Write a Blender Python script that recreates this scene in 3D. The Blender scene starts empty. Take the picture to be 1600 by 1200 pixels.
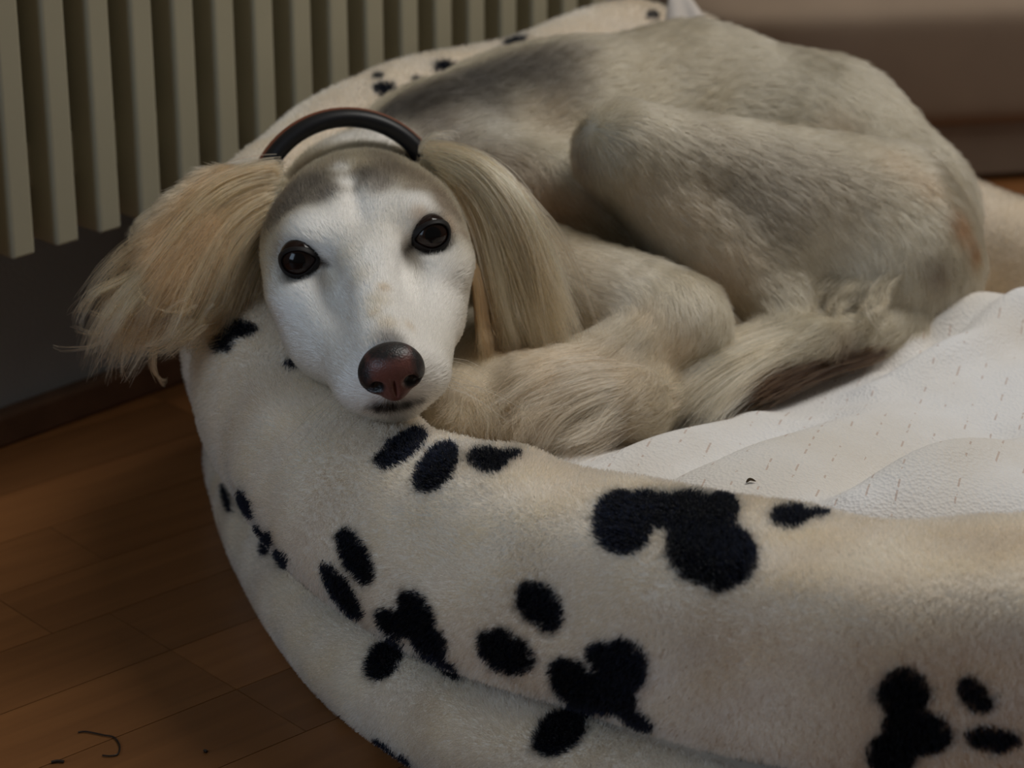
import bpy, math, random
import numpy as np
from mathutils import Vector, Matrix
from mathutils.bvhtree import BVHTree

random.seed(7)
rng = np.random.default_rng(7)
scene = bpy.context.scene
COL = scene.collection

# ------------------------------------------------------------------ camera, light, exposure
F_PX = 4000.0
CAM_H = 0.7
PITCH = math.radians(21.74)
CP, SP = math.cos(PITCH), math.sin(PITCH)

cam_d = bpy.data.cameras.new('camera')
cam_d.sensor_width = 36.0
cam_d.lens = F_PX / 1600.0 * 36.0
cam_d.clip_start = 0.05
cam_d.dof.use_dof = True
cam_d.dof.focus_distance = 1.375
cam_d.dof.aperture_fstop = 8.0
cam = bpy.data.objects.new('camera', cam_d)
cam.location = (0, 0, CAM_H)
cam.rotation_euler = (math.pi / 2 - PITCH, 0, 0)
COL.objects.link(cam)
scene.camera = cam

world = bpy.data.worlds.new('world')
scene.world = world
world.use_nodes = True
bg = world.node_tree.nodes['Background']
bg.inputs['Color'].default_value = (1.0, 0.89, 0.74, 1)
bg.inputs['Strength'].default_value = 0.09


def area_light(name, loc, target, sx, sy, power, color):
    l = bpy.data.lights.new(name, 'AREA')
    l.shape = 'RECTANGLE'
    l.size, l.size_y, l.energy, l.color = sx, sy, power, color
    o = bpy.data.objects.new(name, l)
    o.location = loc
    o.rotation_euler = (Vector(target) - Vector(loc)).to_track_quat('-Z', 'Y').to_euler()
    COL.objects.link(o)
    return o


# daylight from two windows beyond the frame: a high one on the right, a cooler one on the left, further along the radiator wall
area_light('window_high_right_offscreen', (1.2, 1.95, 2.45), (0.15, 1.5, 0.1), 1.4, 1.1, 36, (1.0, 0.97, 0.91))
area_light('window_left_offscreen', (-1.7, 0.0, 1.1), (-0.1, 1.3, 0.1), 1.2, 1.2, 17, (0.60, 0.78, 1.0))

vs = scene.view_settings
vs.view_transform = 'Standard'
vs.look = 'None'
vs.gamma = 1.0
vs.use_curve_mapping = False
vs.exposure = 0.0


# ------------------------------------------------------------------ pixel -> place
def ray(px, py):
    a, v = (px - 800) / F_PX, (py - 600) / F_PX
    return np.array([a, CP - v * SP, -SP - v * CP])


CAM = np.array([0, 0, CAM_H])


def atz(px, py, z):
    d = ray(px, py)
    return CAM + d * ((z - CAM_H) / d[2])


def atY(px, py, Y):
    d = ray(px, py)
    return CAM + d * (Y / d[1])


def project(P):
    P = np.asarray(P)
    q = P - CAM
    fwd = q[:, 1] * CP - q[:, 2] * SP
    up = q[:, 1] * SP + q[:, 2] * CP
    return 800 + F_PX * q[:, 0] / fwd, 600 - F_PX * up / fwd


def nrm(a):
    a = np.asarray(a, float)
    return a / np.maximum(np.linalg.norm(a, axis=-1, keepdims=True), 1e-12)


# ------------------------------------------------------------------ materials
def new_mat(name):
    m = bpy.data.materials.new(name)
    m.use_nodes = True
    nt = m.node_tree
    return m, nt, nt.nodes['Principled BSDF']


def mat_plain(name, col, rough=0.6, spec=0.4, noise=0.0, scale=20, bump=0.0, bscale=200, coat=0.0):
    m, nt, b = new_mat(name)
    b.inputs['Roughness'].default_value = rough
    b.inputs['Specular IOR Level'].default_value = spec
    b.inputs['Coat Weight'].default_value = coat
    b.inputs['Base Color'].default_value = (*col, 1)
    tc = nt.nodes.new('ShaderNodeTexCoord')
    if noise > 0:
        n = nt.nodes.new('ShaderNodeTexNoise')
        n.inputs['Scale'].default_value = scale
        n.inputs['Detail'].default_value = 5
        r = nt.nodes.new('ShaderNodeValToRGB')
        r.color_ramp.elements[0].position = 0.3
        r.color_ramp.elements[1].position = 0.7
        r.color_ramp.elements[0].color = (*[c * (1 - noise) for c in col], 1)
        r.color_ramp.elements[1].color = (*[min(1, c * (1 + noise)) for c in col], 1)
        nt.links.new(tc.outputs['Object'], n.inputs['Vector'])
        nt.links.new(n.outputs['Fac'], r.inputs['Fac'])
        nt.links.new(r.outputs['Color'], b.inputs['Base Color'])
    if bump > 0:
        n2 = nt.nodes.new('ShaderNodeTexNoise')
        n2.inputs['Scale'].default_value = bscale
        n2.inputs['Detail'].default_value = 3
        bp = nt.nodes.new('ShaderNodeBump')
        bp.inputs['Strength'].default_value = bump
        bp.inputs['Distance'].default_value = 0.002
        nt.links.new(tc.outputs['Object'], n2.inputs['Vector'])
        nt.links.new(n2.outputs['Fac'], bp.inputs['Height'])
        nt.links.new(bp.outputs['Normal'], b.inputs['Normal'])
    return m


def mat_attr(name, attr='col', rough=0.75, spec=0.15, sheen=0.0):
    m, nt, b = new_mat(name)
    a = nt.nodes.new('ShaderNodeAttribute')
    a.attribute_name = attr
    nt.links.new(a.outputs['Color'], b.inputs['Base Color'])
    b.inputs['Roughness'].default_value = rough
    b.inputs['Specular IOR Level'].default_value = spec
    b.inputs['Sheen Weight'].default_value = sheen
    return m


def mat_hair(name, rough=0.4, radial=0.6, coat=0.0, offset=2.0, ior=1.5):
    """fibre shader, strand colour from the per-strand attribute"""
    m = bpy.data.materials.new(name)
    m.use_nodes = True
    nt = m.node_tree
    nt.nodes.remove(nt.nodes['Principled BSDF'])
    h = nt.nodes.new('ShaderNodeBsdfHairPrincipled')
    h.model = 'CHIANG'
    h.parametrization = 'COLOR'
    a = nt.nodes.new('ShaderNodeAttribute')
    a.attribute_name = 'col'
    nt.links.new(a.outputs['Color'], h.inputs['Color'])
    h.inputs['Roughness'].default_value = rough
    h.inputs['Radial Roughness'].default_value = radial
    h.inputs['Coat'].default_value = coat
    h.inputs['Offset'].default_value = math.radians(offset)
    h.inputs['Random Roughness'].default_value = 0.2
    h.inputs['IOR'].default_value = ior
    nt.links.new(h.outputs[0], nt.nodes['Material Output'].inputs['Surface'])
    return m


def mat_wood(name, base, dark):
    m, nt, b = new_mat(name)
    tc = nt.nodes.new('ShaderNodeTexCoord')
    mp = nt.nodes.new('ShaderNodeMapping')
    mp.inputs['Scale'].default_value = (4, 55, 1)
    oi = nt.nodes.new('ShaderNodeObjectInfo')
    add = nt.nodes.new('ShaderNodeVectorMath')
    add.operation = 'ADD'
    sc = nt.nodes.new('ShaderNodeVectorMath')
    sc.operation = 'SCALE'
    sc.inputs[0].default_value = (13, 7, 3)
    nt.links.new(oi.outputs['Random'], sc.inputs['Scale'])
    nt.links.new(tc.outputs['Object'], add.inputs[0])
    nt.links.new(sc.outputs[0], add.inputs[1])
    nt.links.new(add.outputs[0], mp.inputs['Vector'])
    n = nt.nodes.new('ShaderNodeTexNoise')
    n.inputs['Scale'].default_value = 1.6
    n.inputs['Detail'].default_value = 6
    n.inputs['Distortion'].default_value = 0.6
    nt.links.new(mp.outputs[0], n.inputs['Vector'])
    r = nt.nodes.new('ShaderNodeValToRGB')
    r.color_ramp.elements[0].position = 0.3
    r.color_ramp.elements[1].position = 0.72
    r.color_ramp.elements[0].color = (*dark, 1)
    r.color_ramp.elements[1].color = (*base, 1)
    nt.links.new(n.outputs['Fac'], r.inputs['Fac'])
    hs = nt.nodes.new('ShaderNodeHueSaturation')
    mr = nt.nodes.new('ShaderNodeMapRange')
    mr.inputs['To Min'].default_value = 0.72
    mr.inputs['To Max'].default_value = 1.2
    nt.links.new(oi.outputs['Random'], mr.inputs['Value'])
    nt.links.new(mr.outputs[0], hs.inputs['Value'])
    nt.links.new(r.outputs['Color'], hs.inputs['Color'])
    nt.links.new(hs.outputs['Color'], b.inputs['Base Color'])
    b.inputs['Roughness'].default_value = 0.42
    b.inputs['Specular IOR Level'].default_value = 0.35
    return m


# ------------------------------------------------------------------ object helpers
def link(name, me, mat=None, parent=None, smooth=False, label=None, cat=None, group=None, kind=None):
    o = bpy.data.objects.new(name, me)
    COL.objects.link(o)
    if mat and not (hasattr(me, 'materials') and len(me.materials)):
        me.materials.append(mat)
    if parent:
        o.parent = parent
    if smooth:
        me.polygons.foreach_set('use_smooth', [True] * len(me.polygons))
    tag(o, label, cat, group, kind)
    return o


def tag(o, label=None, cat=None, group=None, kind=None):
    if label: o['label'] = label
    if cat: o['category'] = cat
    if group: o['group'] = group
    if kind: o['kind'] = kind
    return o


def empty(name, loc, **k):
    o = bpy.data.objects.new(name, None)
    o.empty_display_size = 0.05
    o.location = loc
    COL.objects.link(o)
    return tag(o, **k)


def mesh_arrays(name, V, Fq):
    me = bpy.data.meshes.new(name)
    V = np.asarray(V, np.float32)
    Fq = np.asarray(Fq, np.int32)
    n, k = Fq.shape
    me.vertices.add(len(V))
    me.vertices.foreach_set('co', V.ravel())
    me.loops.add(n * k)
    me.loops.foreach_set('vertex_index', Fq.ravel())
    me.polygons.add(n)
    me.polygons.foreach_set('loop_start', np.arange(n, dtype=np.int32) * k)
    me.update(calc_edges=True)
    me.validate()
    return me


def set_col(me, C, domain='POINT', name='col'):
    a = me.attributes.new(name, 'FLOAT_COLOR', domain)
    C4 = np.ones((len(C), 4), np.float32)
    C4[:, :3] = C
    a.data.foreach_set('color', C4.ravel())


def box_mesh(name, lo, hi, bevel=0.0, seg=2):
    import bmesh
    bm = bmesh.new()
    bmesh.ops.create_cube(bm, size=1)
    lo, hi = np.array(lo, float), np.array(hi, float)
    for v in bm.verts:
        v.co = Vector(lo + (np.array(v.co) + 0.5) * (hi - lo))
    if bevel > 0:
        bmesh.ops.bevel(bm, geom=list(bm.edges), offset=bevel, segments=seg, affect='EDGES', profile=0.5)
    me = bpy.data.meshes.new(name)
    bm.to_mesh(me)
    bm.free()
    return me


def catmull(P, n, closed=False):
    P = np.asarray(P, float)
    m = len(P)
    if closed:
        t = np.linspace(0, m, n, endpoint=False)
        i = np.floor(t).astype(int)
        f = (t - i)[:, None]
        p0, p1, p2, p3 = P[(i - 1) % m], P[i % m], P[(i + 1) % m], P[(i + 2) % m]
    else:
        t = np.linspace(0, m - 1, n)
        i = np.minimum(np.floor(t).astype(int), m - 2)
        f = (t - i)[:, None]
        p0, p1, p2, p3 = P[np.maximum(i - 1, 0)], P[i], P[i + 1], P[np.minimum(i + 2, m - 1)]
    return 0.5 * (2 * p1 + (p2 - p0) * f + (2 * p0 - 5 * p1 + 4 * p2 - p3) * f ** 2 + (3 * p1 - p0 - 3 * p2 + p3) * f ** 3)


def tube_mesh(name, path, rad, sides=10, closed=False, squash=None):
    """tube along path; rad scalar or per point"""
    P = np.asarray(path, float)
    n = len(P)
    rad = np.ones(n) * rad
    T = nrm(np.roll(P, -1, 0) - np.roll(P, 1, 0)) if closed else nrm(np.gradient(P, axis=0))
    ref = np.array([0, 0, 1.0]) if abs(T[0][2]) < 0.9 else np.array([1.0, 0, 0])
    V = []
    nv = None
    for k in range(n):
        if nv is None:
            nv = nrm(ref - T[k] * (ref @ T[k]))
        else:
            nv = nrm(nv - T[k] * (nv @ T[k]))
        b = np.cross(T[k], nv)
        for s in range(sides):
            a = 2 * math.pi * s / sides
            V.append(P[k] + rad[k] * (math.cos(a) * nv + math.sin(a) * b))
    Fq = []
    for k in range(n if closed else n - 1):
        k2 = (k + 1) % n
        for s in range(sides):
            s2 = (s + 1) % sides
            Fq.append((k * sides + s, k * sides + s2, k2 * sides + s2, k2 * sides + s))
    me = bpy.data.meshes.new(name)
    caps = [] if closed else [tuple(range(sides))[::-1], tuple((n - 1) * sides + s for s in range(sides))]
    me.from_pydata([tuple(v) for v in V], [], Fq + caps)
    me.update()
    return me


FIBRE_GAMMA = 1.45      # fibres scatter light among themselves, so a single strand is deeper in colour than the coat


def hair_object(name, S, C, radius, mat, parent, tip=0.25, kind='stuff', label=None):
    """S: (N, k, 3) strand points, C: (N,3) colours"""
    N, k, _ = S.shape
    hc = bpy.data.hair_curves.new(name)
    hc.add_curves([k] * N)
    hc.attributes['position'].data.foreach_set('vector', S.astype(np.float32).ravel())
    if 'radius' in hc.attributes:
        ra = hc.attributes['radius']
    else:
        ra = hc.attributes.new('radius', 'FLOAT', 'POINT')
    prof = 1 - (1 - tip) * np.linspace(0, 1, k) ** 1.5
    R = (np.ones((N, 1)) * np.reshape(radius, (-1, 1)) * prof[None]).astype(np.float32)
    ra.data.foreach_set('value', R.ravel())
    set_col(hc, np.clip(C, 0, 1) ** FIBRE_GAMMA, 'CURVE')
    hc.materials.append(mat)
    o = bpy.data.objects.new(name, hc)
    COL.objects.link(o)
    o.parent = parent
    tag(o, label=label, kind=kind)
    return o


def sample_tris(V, T, n, w=None):
    a, b, c = V[T[:, 0]], V[T[:, 1]], V[T[:, 2]]
    cr = np.cross(b - a, c - a)
    area = 0.5 * np.linalg.norm(cr, axis=1)
    p = area * (w if w is not None else 1)
    cum = np.cumsum(p)
    idx = np.searchsorted(cum, rng.random(n) * cum[-1])
    idx = np.minimum(idx, len(T) - 1)
    r1, r2 = np.sqrt(rng.random(n)), rng.random(n)
    bw = np.stack([1 - r1, r1 * (1 - r2), r1 * r2], 1)
    P = bw[:, :1] * a[idx] + bw[:, 1:2] * b[idx] + bw[:, 2:] * c[idx]
    return P, idx, bw, nrm(cr[idx])


def vnoise(P, freq, seed=0):
    """smooth pseudo noise in -1..1"""
    P = np.asarray(P) * freq
    r = np.random.default_rng(seed)
    out = 0
    for k in range(6):
        d = nrm(r.normal(size=3)) * (0.7 + 0.25 * k)
        out = out + np.sin(P @ d * 2 * math.pi + r.random() * 6.28)
    return out / 3.2


# ================================================================== SETTING
WA = math.radians(48.0)
A2 = np.array([math.cos(WA), math.sin(WA)])          # along the wall
N2 = np.array([math.sin(WA), -math.cos(WA)])         # out of the wall into the room
WALL_O = np.array([0.0, 2.05])
RAD_O = np.array([0.0, 1.893])


def wp(o2, t, n, z=0.0):
    q = o2 + A2 * t + N2 * n
    return Vector((q[0], q[1], z))


m_wall = mat_plain('wall_paint', (0.34, 0.34, 0.335), 0.9, 0.1, 0.05, 8, 0.3, 300)
m_base = mat_plain('baseboard_wood', (0.12, 0.06, 0.032), 0.5, 0.3, 0.25, 30)
m_subfloor = mat_plain('floor_joint', (0.15, 0.06, 0.02), 0.8, 0.1)
m_plank = mat_wood('beech_strip', (0.235, 0.095, 0.029), (0.18, 0.07, 0.021))


def wall_slab(name, t0, t1, h, thick, mat, n0=0.0):
    o = link(name, box_mesh(name, (t0, 0, 0), (t1, thick, h)), mat, kind='structure')
    o.matrix_world = Matrix.Translation(wp(WALL_O, 0, n0)) @ Matrix.Rotation(WA, 4, 'Z')
    return o


wall_slab('wall_back', -2.2, 0.17, 2.4, 0.12, m_wall)
wall_slab('wall_alcove', 0.05, 2.6, 2.4, 0.12, m_wall, n0=-0.75)
# return of the alcove
me = box_mesh('wall_return', (0.05, 0.12, 0), (0.17, 0.75, 2.4))
o = link('wall_return', me, m_wall, kind='structure')
o.matrix_world = Matrix.Translation(wp(WALL_O, 0, 0)) @ Matrix.Rotation(WA, 4, 'Z')
# skirting
me = box_mesh('baseboard_back', (-2.2, -0.016, 0), (0.17, 0.0, 0.024), 0.003, 2)
o = link('baseboard_back', me, m_base, kind='structure')
o.matrix_world = Matrix.Translation(wp(WALL_O, 0, 0)) @ Matrix.Rotation(WA, 4, 'Z')

# floor: block boards laid in rows of strips
floor = link('floor', box_mesh('floor', (-3.2, -2.2, -0.06), (3.4, 4.4, -0.012)), m_subfloor, kind='structure')
PA = math.radians(42)
PD = np.array([math.cos(PA), math.sin(PA)])
PN = np.array([-math.sin(PA), math.cos(PA)])
SW = 0.0645
strip_meshes = {}


def strip_mesh(L):
    key = round(L, 3)
    if key not in strip_meshes:
        strip_meshes[key] = box_mesh('strip', (0, 0.0003, -0.012), (L - 0.0006, SW - 0.0003, 0))
        strip_meshes[key].materials.append(m_plank)
    return strip_meshes[key]


def lay_strips(n_lo, n_hi, a_lo, a_hi):
    for k in range(n_lo, n_hi):
        n0 = 0.9966 + SW * k
        plank = k // 3
        joint = 0.745 if plank == 0 else 0.745 + [0.41, -0.37, 0.22, -0.6][plank % 4]
        # cut positions: the plank end joint, then random block ends either side
        cuts = [joint]
        r = random.Random(k * 31 + 5)
        a = joint
        while a < a_hi:
            a += r.choice([0.26, 0.33, 0.41])
            cuts.append(a)
        a = joint
        while a > a_lo:
            a -= r.choice([0.26, 0.33, 0.41])
            cuts.append(a)
        cuts.sort()
        for a0, a1 in zip(cuts[:-1], cuts[1:]):
            o = bpy.data.objects.new('plank', strip_mesh(a1 - a0))
            COL.objects.link(o)
            o.parent = floor
            q = PD * a0 + PN * n0
            o.location = (q[0], q[1], 0)
            o.rotation_euler = (0, 0, PA)


lay_strips(-9, 10, -0.45, 2.2)
# the rest of the floor, out of the picture: one plain slab of the same boards
m_plank_far = mat_wood('beech_boards_far', (0.235, 0.097, 0.031), (0.165, 0.066, 0.021))
import bmesh as _bm
fb = _bm.new()


def slab_quad(pts):
    vs_ = [fb.verts.new((p[0], p[1], z)) for z in (-0.012, -0.0006) for p in pts]
    n = len(pts)
    fb.faces.new(vs_[:n][::-1])
    fb.faces.new(vs_[n:])
    for i in range(n):
        fb.faces.new((vs_[i], vs_[(i + 1) % n], vs_[n + (i + 1) % n], vs_[n + i]))


def pan(a, n):
    q = PD * a + PN * n
    return (q[0], q[1])


nl, nh = 0.9966 - 9 * SW, 0.9966 + 10 * SW
for (a0, a1, n0, n1) in [(-2.4, 3.6, -1.6, nl), (-2.4, 3.6, nh, 3.0), (-2.4, -0.45, nl, nh), (2.2, 3.6, nl, nh)]:
    slab_quad([pan(a0, n0), pan(a1, n0), pan(a1, n1), pan(a0, n1)])
me = bpy.data.meshes.new('board_field')
fb.to_mesh(me)
fb.free()
link('board_field', me, m_plank_far, parent=floor, kind='stuff')

# ------------------------------------------------------------------ radiator
m_rad = mat_plain('radiator_enamel', (0.42, 0.385, 0.28), 0.45, 0.4, 0.04, 6)
radiator = empty('radiator', wp(RAD_O, -0.2, -0.03, 0), label='ivory enamelled column radiator with flat vertical fins on the back wall', cat='radiator')
radiator.rotation_euler = (0, 0, WA)
PITCH_FIN, FACE, DEPTH, ZB, ZT = 0.0355, 0.0172, 0.062, 0.17, 0.78
fin_me = box_mesh('fin', (-FACE, 0.0, ZB), (0, DEPTH, ZT), 0.0018, 2)
fin_me.materials.append(m_rad)
for p in fin_me.polygons: p.use_smooth = False
for k in range(-9, 17):
    t = -0.456 + PITCH_FIN * k
    o = bpy.data.objects.new('fin', fin_me)
    COL.objects.link(o)
    o.parent = radiator
    o.location = (t + 0.2, -0.03, 0)
t0, t1 = -0.456 - 9 * PITCH_FIN - FACE + 0.2, -0.456 + 16 * PITCH_FIN + 0.2
for z in (0.205, 0.72):
    link('header_pipe', box_mesh('header_pipe', (t0, -0.03 + 0.022, z), (t1, -0.03 + 0.05, z + 0.032), 0.004), m_rad, radiator)
for t in (t0 + 0.12, t1 - 0.12):
    for z in (0.21, 0.725):
        link('wall_bracket', box_mesh('wall_bracket', (t, -0.03 + 0.045, z), (t + 0.016, 0.0755, z + 0.02), 0.002), m_rad, radiator)

# ------------------------------------------------------------------ sofa behind the bed
m_sofa = mat_plain('brown_velour', (0.27, 0.20, 0.145), 0.85, 0.15, 0.06, 14, 0.25, 400)
m_sofa_base = mat_plain('sofa_plinth_cloth', (0.25, 0.195, 0.15), 0.85, 0.15, 0.06, 14, 0.2, 400)
m_dark = mat_plain('dark_wood_foot', (0.03, 0.02, 0.012), 0.6, 0.3)
SY = math.radians(11)
sofa = empty('sofa', (0.16, 2.205, 0), label='low taupe brown upholstered sofa beyond the end of the radiator', cat='sofa')
sofa.rotation_euler = (0, 0, SY)


def cushion_mesh(name, lo, hi, n=28, p=5.0, crown=0.0):
    lo, hi = np.array(lo, float), np.array(hi, float)
    c, h = (lo + hi) / 2, (hi - lo) / 2
    V, Fq = [], []
    idx = {}
    lin = np.linspace(-1, 1, n)
    for ax in range(3):
        for sg in (-1, 1):
            base = len(V)
            for i in lin:
                for j in lin:
                    q = np.zeros(3)
                    q[ax] = sg
                    q[(ax + 1) % 3], q[(ax + 2) % 3] = i, j
                    s = (np.abs(q) ** p).sum() ** (1 / p)
                    q = q / s
                    r = q * h
                    if crown and q[2] > 0:
                        r[2] += crown * (1 - q[0] ** 2) * (1 - q[1] ** 2) * q[2]
                    V.append(c + r)
            for i in range(n - 1):
                for j in range(n - 1):
                    f = (base + i * n + j, base + (i + 1) * n + j, base + (i + 1) * n + j + 1, base + i * n + j + 1)
                    Fq.append(f if sg > 0 else f[::-1])
    import bmesh
    me = bpy.data.meshes.new(name)
    me.from_pydata([tuple(v) for v in V], [], Fq)
    bm = bmesh.new()
    bm.from_mesh(me)
    bmesh.ops.remove_doubles(bm, verts=bm.verts, dist=1e-5)
    bm.to_mesh(me)
    bm.free()
    return me


link('plinth', box_mesh('plinth', (0.01, 0.002, 0.004), (1.25, 0.7, 0.056), 0.004, 3), m_sofa_base, sofa)
for fx in (0.06, 1.2):
    for fy in (0.06, 0.64):
        link('foot', box_mesh('foot', (fx - 0.02, fy - 0.02, 0), (fx + 0.02, fy + 0.02, 0.02)), m_dark, sofa)
link('seat_cushion', cushion_mesh('seat_cushion', (0.0, -0.008, 0.045), (1.26, 0.62, 0.175), 40, 9, 0.03), m_sofa, sofa, True)
link('backrest', cushion_mesh('backrest', (0.0, 0.5, 0.06), (1.26, 0.72, 0.56), 24, 8), m_sofa, sofa, True)

# ================================================================== PET BED
# outer outline: x, y, crest height, outward lean of the upper roll
OUT = np.array([
    (0.30, 1.06, .180, 0), (.20, 1.05, .180, 0), (.108, 1.072, .179, 0), (.026, 1.128, .177, 0), (-.04, 1.175, .172, 0),
    (-.08, 1.22, .169, .005), (-.112, 1.27, .170, .02), (-.14, 1.335, .176, .03), (-.165, 1.41, .188, .03), (-.185, 1.49, .205, .02),
    (-.197, 1.57, .228, .01), (-.175, 1.645, .242, 0), (-.116, 1.727, .253, 0), (-.016, 1.84, .253, 0), (.05, 1.915, .253, 0),
    (.1, 1.955, .243, 0), (.17, 1.975, .215, 0), (.26, 1.92, .165, 0), (.36, 1.83, .142, 0), (.45, 1.73, .140, 0),
    (.53, 1.6, .14, 0), (.57, 1.44, .155, 0), (.55, 1.28, .165, 0), (.48, 1.16, .17, 0), (.4, 1.09, .172, 0)])
NP_ = 420
OC = catmull(OUT, NP_, True)
tan = nrm(np.roll(OC[:, :2], -1, 0) - np.roll(OC[:, :2], 1, 0))
onrm = np.stack([-tan[:, 1], tan[:, 0]], 1)
cen = OC[:, :2].mean(0)
if ((OC[:, :2] - cen) * onrm).sum() < 0:
    onrm = -onrm
ZCR = 0.075


def bed_surface(kind):
    V = []
    prof_n = 56 if kind == 'rim' else 34
    for k in range(NP_):
        x, y, zc, lean = OC[k]
        Hh = zc - ZCR
        if kind == 'rim':
            pr = np.array([(-.040, ZCR + .006), (-.014, ZCR - .001), (.003, ZCR + .07 * Hh), (.008, ZCR + .25 * Hh), (.005, ZCR + .48 * Hh), (-.006, ZCR + .72 * Hh),
                  (-.022, ZCR + .92 * Hh), (-.042, zc), (-.066, zc - .001), (-.088, zc - .016), (-.1, zc - .045), (-.104, .06)])
            sqr = np.array([(-.040, ZCR + .006), (-.020, ZCR - .001), (-.004, ZCR + .07 * Hh), (.000, ZCR + .28 * Hh), (.003, ZCR + .52 * Hh), (.005, ZCR + .78 * Hh),
                  (-.003, ZCR + .95 * Hh), (-.022, zc + .001), (-.060, zc + .004), (-.086, zc - .010), (-.1, zc - .045), (-.104, .06)])
            q = np.clip((x + .03) / .16, 0, 1) * np.clip((1.35 - y) / .1, 0, 1)
            q = q * q * (3 - 2 * q)
            pr = pr * (1 - q) + sqr * q
        else:
            pr = [(-.042, ZCR - .010), (-.026, ZCR - .014), (-.006, ZCR * .70), (.004, ZCR * .42), (-.002, .012), (-.016, .001), (-.06, .0), (-.1, 0.0)]
        q = catmull(pr, prof_n)
        zz = q[:, 1]
        off = q[:, 0] + lean * np.clip((zz - ZCR) / max(Hh, .01), 0, 1) * (1 if kind == 'rim' else 0)
        s = k / NP_ * 2 * math.pi
        if kind == 'rim':
            bul = 0.0018 * np.sin(s * 23) + 0.0022 * np.sin(s * 9 + 1)
            off = off + bul * np.clip((zz - ZCR) / .05, 0, 1)
            zz = zz + 0.002 * np.sin(s * 13 + .5) * np.clip((zz - ZCR - .03) / .05, 0, 1)
        V.append(np.stack([x + onrm[k, 0] * off, y + onrm[k, 1] * off, zz], 1))
    V = np.array(V)
    P, m = V.shape[:2]
    ids = np.arange(P * m).reshape(P, m)
    a, b = ids, np.roll(ids, -1, 0)
    Fq = np.stack([a[:, :-1], b[:, :-1], b[:, 1:], a[:, 1:]], -1).reshape(-1, 4)
    VV = V.reshape(-1, 3)
    # orient outward
    f = Fq[10 * (m - 1) + int(prof_n * (.33 if kind == 'rim' else .42))]
    nn = np.cross(VV[f[1]] - VV[f[0]], VV[f[2]] - VV[f[0]])
    if nn[:2] @ onrm[10] < 0:
        Fq = Fq[:, ::-1]
    return VV, Fq


# paw print blobs: ellipses (cx, cy, rx, ry, angle deg) where they sit on the plush
PAWS = [(628, 696, 46, 20, -36), (600, 716, 18, 15, -40), (680, 728, 48, 27, -52), (762, 716, 33, 20, 5), (795, 708, 22, 8, -8),
        (972, 815, 48, 52, 0), (1008, 790, 30, 28, 0), (1075, 802, 48, 38, 0), (1128, 795, 28, 30, 0), (1112, 862, 74, 58, 15), (1035, 795, 25, 28, 0), (1125, 905, 30, 20, 0),
        (1236, 803, 32, 18, 0), (1272, 800, 26, 7, -5),
        (553, 870, 50, 21, 63), (532, 926, 53, 17, 55), (648, 962, 42, 27, 65), (612, 975, 32, 20, 35), (668, 1005, 35, 24, 50), (697, 1043, 26, 9, 40),
        (598, 1030, 36, 25, -50), (842, 947, 46, 30, 50), (788, 1020, 50, 32, 30),
        (966, 1048, 44, 50, 20), (888, 1062, 38, 30, 45), (930, 1084, 66, 34, 12), (935, 1022, 22, 19, 0), (985, 1122, 40, 14, 32),
        (872, 1143, 48, 33, -38), (1412, 1086, 40, 42, 0), (1432, 1145, 56, 36, 10), (1392, 1180, 40, 36, 0),
        (1523, 1088, 34, 21, 48), (1552, 1157, 45, 20, 8),
        (352, 778, 23, 6, 75), (381, 788, 25, 8, 65), (414, 850, 20, 10, -72), (404, 830, 12, 5, 50), (437, 874, 17, 9, 60),
        (604, 1178, 32, 9, 50), (630, 1192, 14, 9, 40), (346, 528, 20, 26, 30), (370, 512, 30, 14, 0), (455, 567, 12, 7, 0),
        (602, 137, 20, 11, 0), (652, 124, 9, 7, 0), (697, 103, 20, 10, -5), (345, 284, 18, 7, -25), (372, 276, 12, 7, -20), (805, 62, 20, 6, -15),
        (1046, 3, 12, 7, 0), (1020, 22, 11, 7, 0), (590, 116, 10, 4, 0)]


def in_paws(P, N):
    """which surface points carry the dark print"""
    px, py = project(P)
    view = nrm(CAM - P)
    facing = (N * view).sum(1) > -0.05
    px = px + 1.3 * rng.normal(size=len(P))
    py = py + 1.3 * rng.normal(size=len(P))
    m = np.zeros(len(P), bool)
    for cx, cy, rx, ry, a in PAWS:
        c, s = math.cos(math.radians(a)), math.sin(math.radians(a))
        dx, dy = px - cx, py - cy
        m |= ((dx * c + dy * s) / rx) ** 2 + ((-dx * s + dy * c) / ry) ** 2 < 1
    m &= facing
    # prints on the sides turned away or out of the picture
    out = (px < -40) | (px > 1640) | (py > 1230) | (py < -20) | ~facing
    hid = np.zeros(len(P), bool)
    for c3, u, on in HIDDEN:
        d = P - c3
        d = d - N * (d * N).sum(1, keepdims=True)
        du, dv = d @ u, d @ np.cross(u, on)
        near = (np.linalg.norm(P - c3, axis=1) < .06)
        for (a, b, ra, rb) in [(0, 0, .02, .017), (.027, .012, .009, .013), (.024, -.014, .009, .013), (-.004, .03, .012, .009), (-.006, -.03, .012, .009)]:
            hid |= near & (((du - a) / ra) ** 2 + ((dv - b) / rb) ** 2 < 1)
    return m | (hid & out)


HIDDEN = []
for k in range(18):
    i = int((k + .5 * rng.random()) * NP_ / 18) % NP_
    x, y, zc, _ = OC[i]
    z = (.038, .125)[k % 2]
    tg = np.array([tan[i, 0], tan[i, 1], 0])
    a_ = 6.28 * rng.random()
    HIDDEN.append((np.array([x, y, z]), nrm(math.cos(a_) * tg + math.sin(a_) * np.array([0, 0, 1.])), np.array([onrm[i, 0], onrm[i, 1], 0])))

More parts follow.
